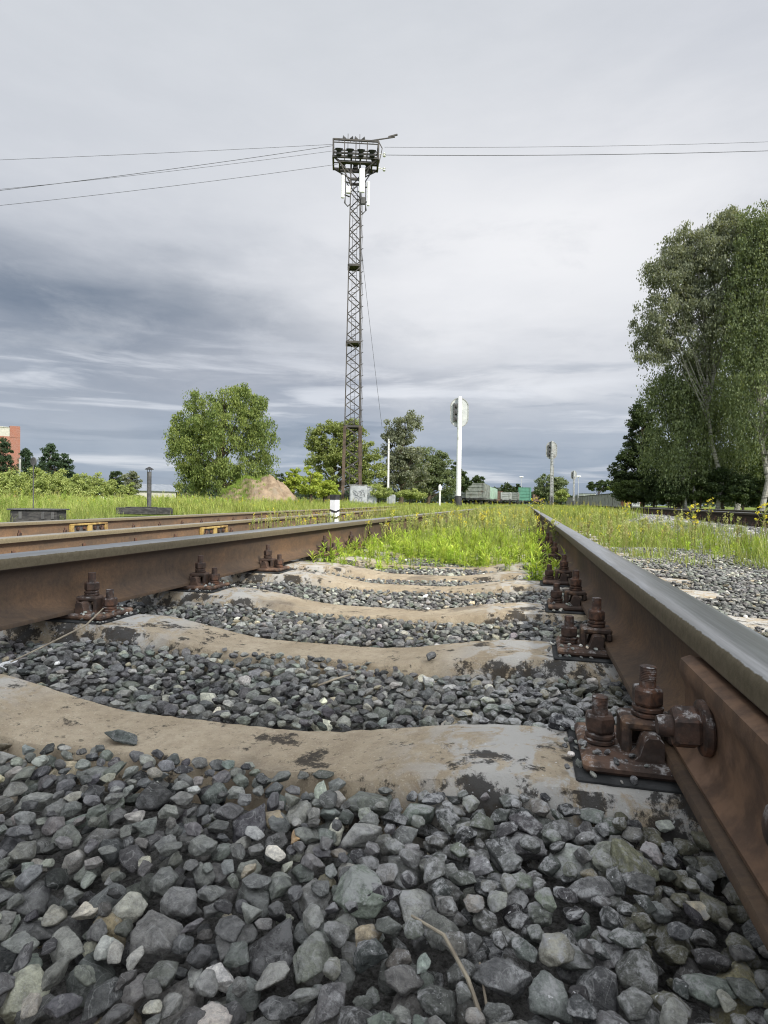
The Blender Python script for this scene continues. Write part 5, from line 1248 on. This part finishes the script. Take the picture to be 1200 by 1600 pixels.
mb = MB(); mb.box((-8.0, 7.9, Hb - 1.8), (19.5, 15.6, 3.6)); mb.box((-8.0, 7.9, Hb + .1), (18.8, 16, .25)); mb.build('top_storey', M['plaster'], rt)
for k, x in enumerate((-3.2, -2.2, -6.5)):
    mb = MB(); mb.lathe((x, 2, Hb + .2), [(.55, 0), (.55, .6), (.3, 1.1), (.05, 1.3)], 12); mb.build('roof_vent', M['pale_metal'], rt, smooth=True)
for k in range(4):
    for x in (-11, -7, -3):
        mb = MB(); mb.box((x, -.02, 3 + k * 5.2), (1.8, .12, 2.2)); wn = mb.build('window', M['dark_metal'], rt)
# low house with grey roof
M['roofmetal'] = noisy('grey_corrugated_roof', (.15, .17, .20), (.21, .23, .26), 1.2, .55, .35, stretch=(6, 1, 1))
def house(u, d, w_, h_, dp, rh, rz, label, mats=('plaster', 'roofmetal')):
    p = grd(u, d, 0); rt = empty('house', tuple(p), rz); tag(rt, label, 'house')
    mb = MB(); mb.prism([(-w_ / 2, 0), (w_ / 2, 0), (w_ / 2, h_), (0, h_ + rh), (-w_ / 2, h_)], (0, 0, 0), (0, dp, 0), (1, 0, 0), (0, 0, 1)); mb.build('wall', M[mats[0]], rt)
    mb = MB()
    for sx in (-1, 1):
        mb.prism([(sx * -.05, h_ + rh + .06), (sx * (w_ / 2 + .45), h_ - .20), (sx * (w_ / 2 + .45), h_ - .32), (sx * -.05, h_ + rh - .06 + .02)], (0, -.4 - .01 * sx, 0), (0, dp + .4, 0), (1, 0, 0), (0, 0, 1))
    mb.build('roof', M[mats[1]], rt)
    for x in (-w_ * .12, w_ * .12):
        mb = MB(); mb.box((x, -.03, h_ * .85), (w_ * .10, .12, h_ * .4)); f_ = mb.build('window', M['white'], rt); mb = MB(); mb.box((x, -.10, h_ * .85), (w_ * .075, .06, h_ * .32)); mb.build('pane', M['dark_metal'], f_)
    return rt
house(204, 120, 5.0, 2.3, 9, 1.2, R(13.77 + 66 - 90 - 12), 'pale yellow house with a low grey metal roof behind the meadow')
house(172, 125, 4.5, 1.2, 4, .5, R(13.77 + 20), 'low whitewashed building left of the pale yellow house', ('white_dirty', 'white_dirty'))
p = grd(187, 128, 0); rt = empty('chimney', tuple(p)); tag(rt, 'thin white chimney pipe above the low whitewashed building', 'chimney'); mb = MB(); mb.lathe((0, 0, 0), [(.35, 0), (.3, 4.2)], 8); mb.build('stack', M['white_dirty'], rt); mb = MB(); mb.lathe((0, 0, 4.2), [(.42, 0), (.42, .15)], 8); mb.build('cap', M['grey_metal'], rt)
# concrete panel wall at the right, with a brick end
a, b_ = grd(997, 88, 0), grd(884, 185, 0); dv = (b_ - a)[:2]; L_ = np.hypot(*dv); rt = empty('panel_wall', tuple(a), math.atan2(dv[1], dv[0])); tag(rt, 'long grey concrete panel wall running from the dark trees into the distance', 'wall')
mb = MB(); npan = int(L_ / 4)
for k in range(npan): mb.box((4 * k + 2, 0, 1.22), (3.96, .16, 2.55), bev=.03)
mb.build('panel', M['grey_concrete'], rt)
mb = MB(); mb.box((L_ / 2, 0, 2.56), (L_, .34, .10)); mb.build('coping', M['dark_metal'], rt)
for k in range(npan + 1): 
    mb = MB(); mb.box((4 * k, 0, 1.2), (.22, .30, 2.45)); mb.build('post', M['grey_concrete'], rt)
p = grd(992, 84, 0); rt = empty('brick_shed', tuple(p), R(13.77)); tag(rt, 'small brick shed with a grey door at the end of the concrete wall', 'shed')
mb = MB(); mb.box((.1, 1, 1.1), (2.6, 2.2, 2.2)); mb.build('wall', M['brick'], rt); mb = MB(); mb.box((.1, 1, 2.26), (2.8, 2.4, .1)); mb.build('roof', M['dark_metal'], rt); mb = MB(); mb.box((0, -.12, .9), (1.3, .08, 1.6)); mb.build('door', M['pale_metal'], rt)
for (u, d, h_, lab) in ((903, 150, 7.6, 'thin lamp post above the far end of the concrete wall'), (814, 175, 5.4 + 3, 'thin lamp post behind the bright green wagon')):
    p = grd(u, d, 0); rt = empty('lamp_post', tuple(p)); tag(rt, lab, 'lamp post'); mb = MB(); mb.lathe((0, 0, 0), [(.13, 0), (.08, h_)], 8); mb.build('pole', M['pale_metal'], rt)
    mb = MB(); mb.box((0, 0, h_ + .1), (1.2, .5, .35), bev=.08); mb.build('lamp', M['white'], rt)
for (u, v, d, w_, mt_, lab) in ((921, 773, 195, 4.2, 'white', 'far white shed above the concrete wall'), (912, 775, 200, 3.2, 'pale_metal', 'far pale building left of the white shed')):
    p = grd(u, d, 0); rt = empty('shed', tuple(p), R(13.77)); tag(rt, lab, 'shed'); h_ = (790 - v) * d / FPX + .4
    mb = MB(); mb.box((0, 2, h_ / 2), (w_, 4, h_)); mb.build('wall', M[mt_], rt); mb = MB(); mb.box((0, 2, h_ + .06), (w_ * 1.08, 4.3, .12)); mb.build('roof', M['roofmetal'], rt)

# far tree line that closes the horizon
def treeline():
    r = np.random.default_rng(77); Vs, Cs = [], []
    n = 34000; u = r.uniform(-400, 1700, n); d = r.uniform(330, 420, n); top = 5.5 + 3.0 * np.sin(u * .021 + 1) * np.sin(u * .0053) + 2.0 * np.abs(np.sin(u * .083)) 
    z = top * r.random(n) ** .6; P = CAM[None, :2] + (FW[:2][None] + RI[:2][None] * ((u - 600) / FPX)[:, None]) * d[:, None]; P = np.column_stack([P, z])
    nd = r.normal(size=(n, 3)); nd /= np.linalg.norm(nd, axis=1)[:, None]; a = np.cross(nd, r.normal(size=(n, 3))); a /= np.linalg.norm(a, axis=1)[:, None]; b_ = np.cross(nd, a); s = 1.1
    V = np.stack([P - a * s, P + b_ * s, P + a * s, P - b_ * s], 1).reshape(-1, 3); C = np.repeat(np.array([[.045, .065, .04]]) * r.uniform(.7, 1.4, (n, 1)), 4, 0)
    tag(link('far_wood', mesh_np('far_wood', V, np.arange(len(V), dtype=np.int32).reshape(-1, 4), C), M['leaf']), 'low far wood closing the horizon', 'wood', kind='stuff')
treeline()
# an unseen tree added behind the camera so its crown shades the near track
ds = np.array([math.sin(SUN_AZ), math.cos(SUN_AZ)]) / math.tan(SUN_EL)
hc = 4.6; cp = np.array([-.75, .62]) + ds * hc
make_tree('shade_tree', (cp[0], cp[1], 0), [(0, hc, 1.6, 1.6, 1.4), (0.2, hc + 1.1, 1.0, 1.0, .8), (-.2, hc - .9, 1.2, 1.2, .8)], 110, 19000, .11, G_MID, 'unseen leafy tree added behind the camera to shade the near track', seed=90, clr=.5, trunk=.07)
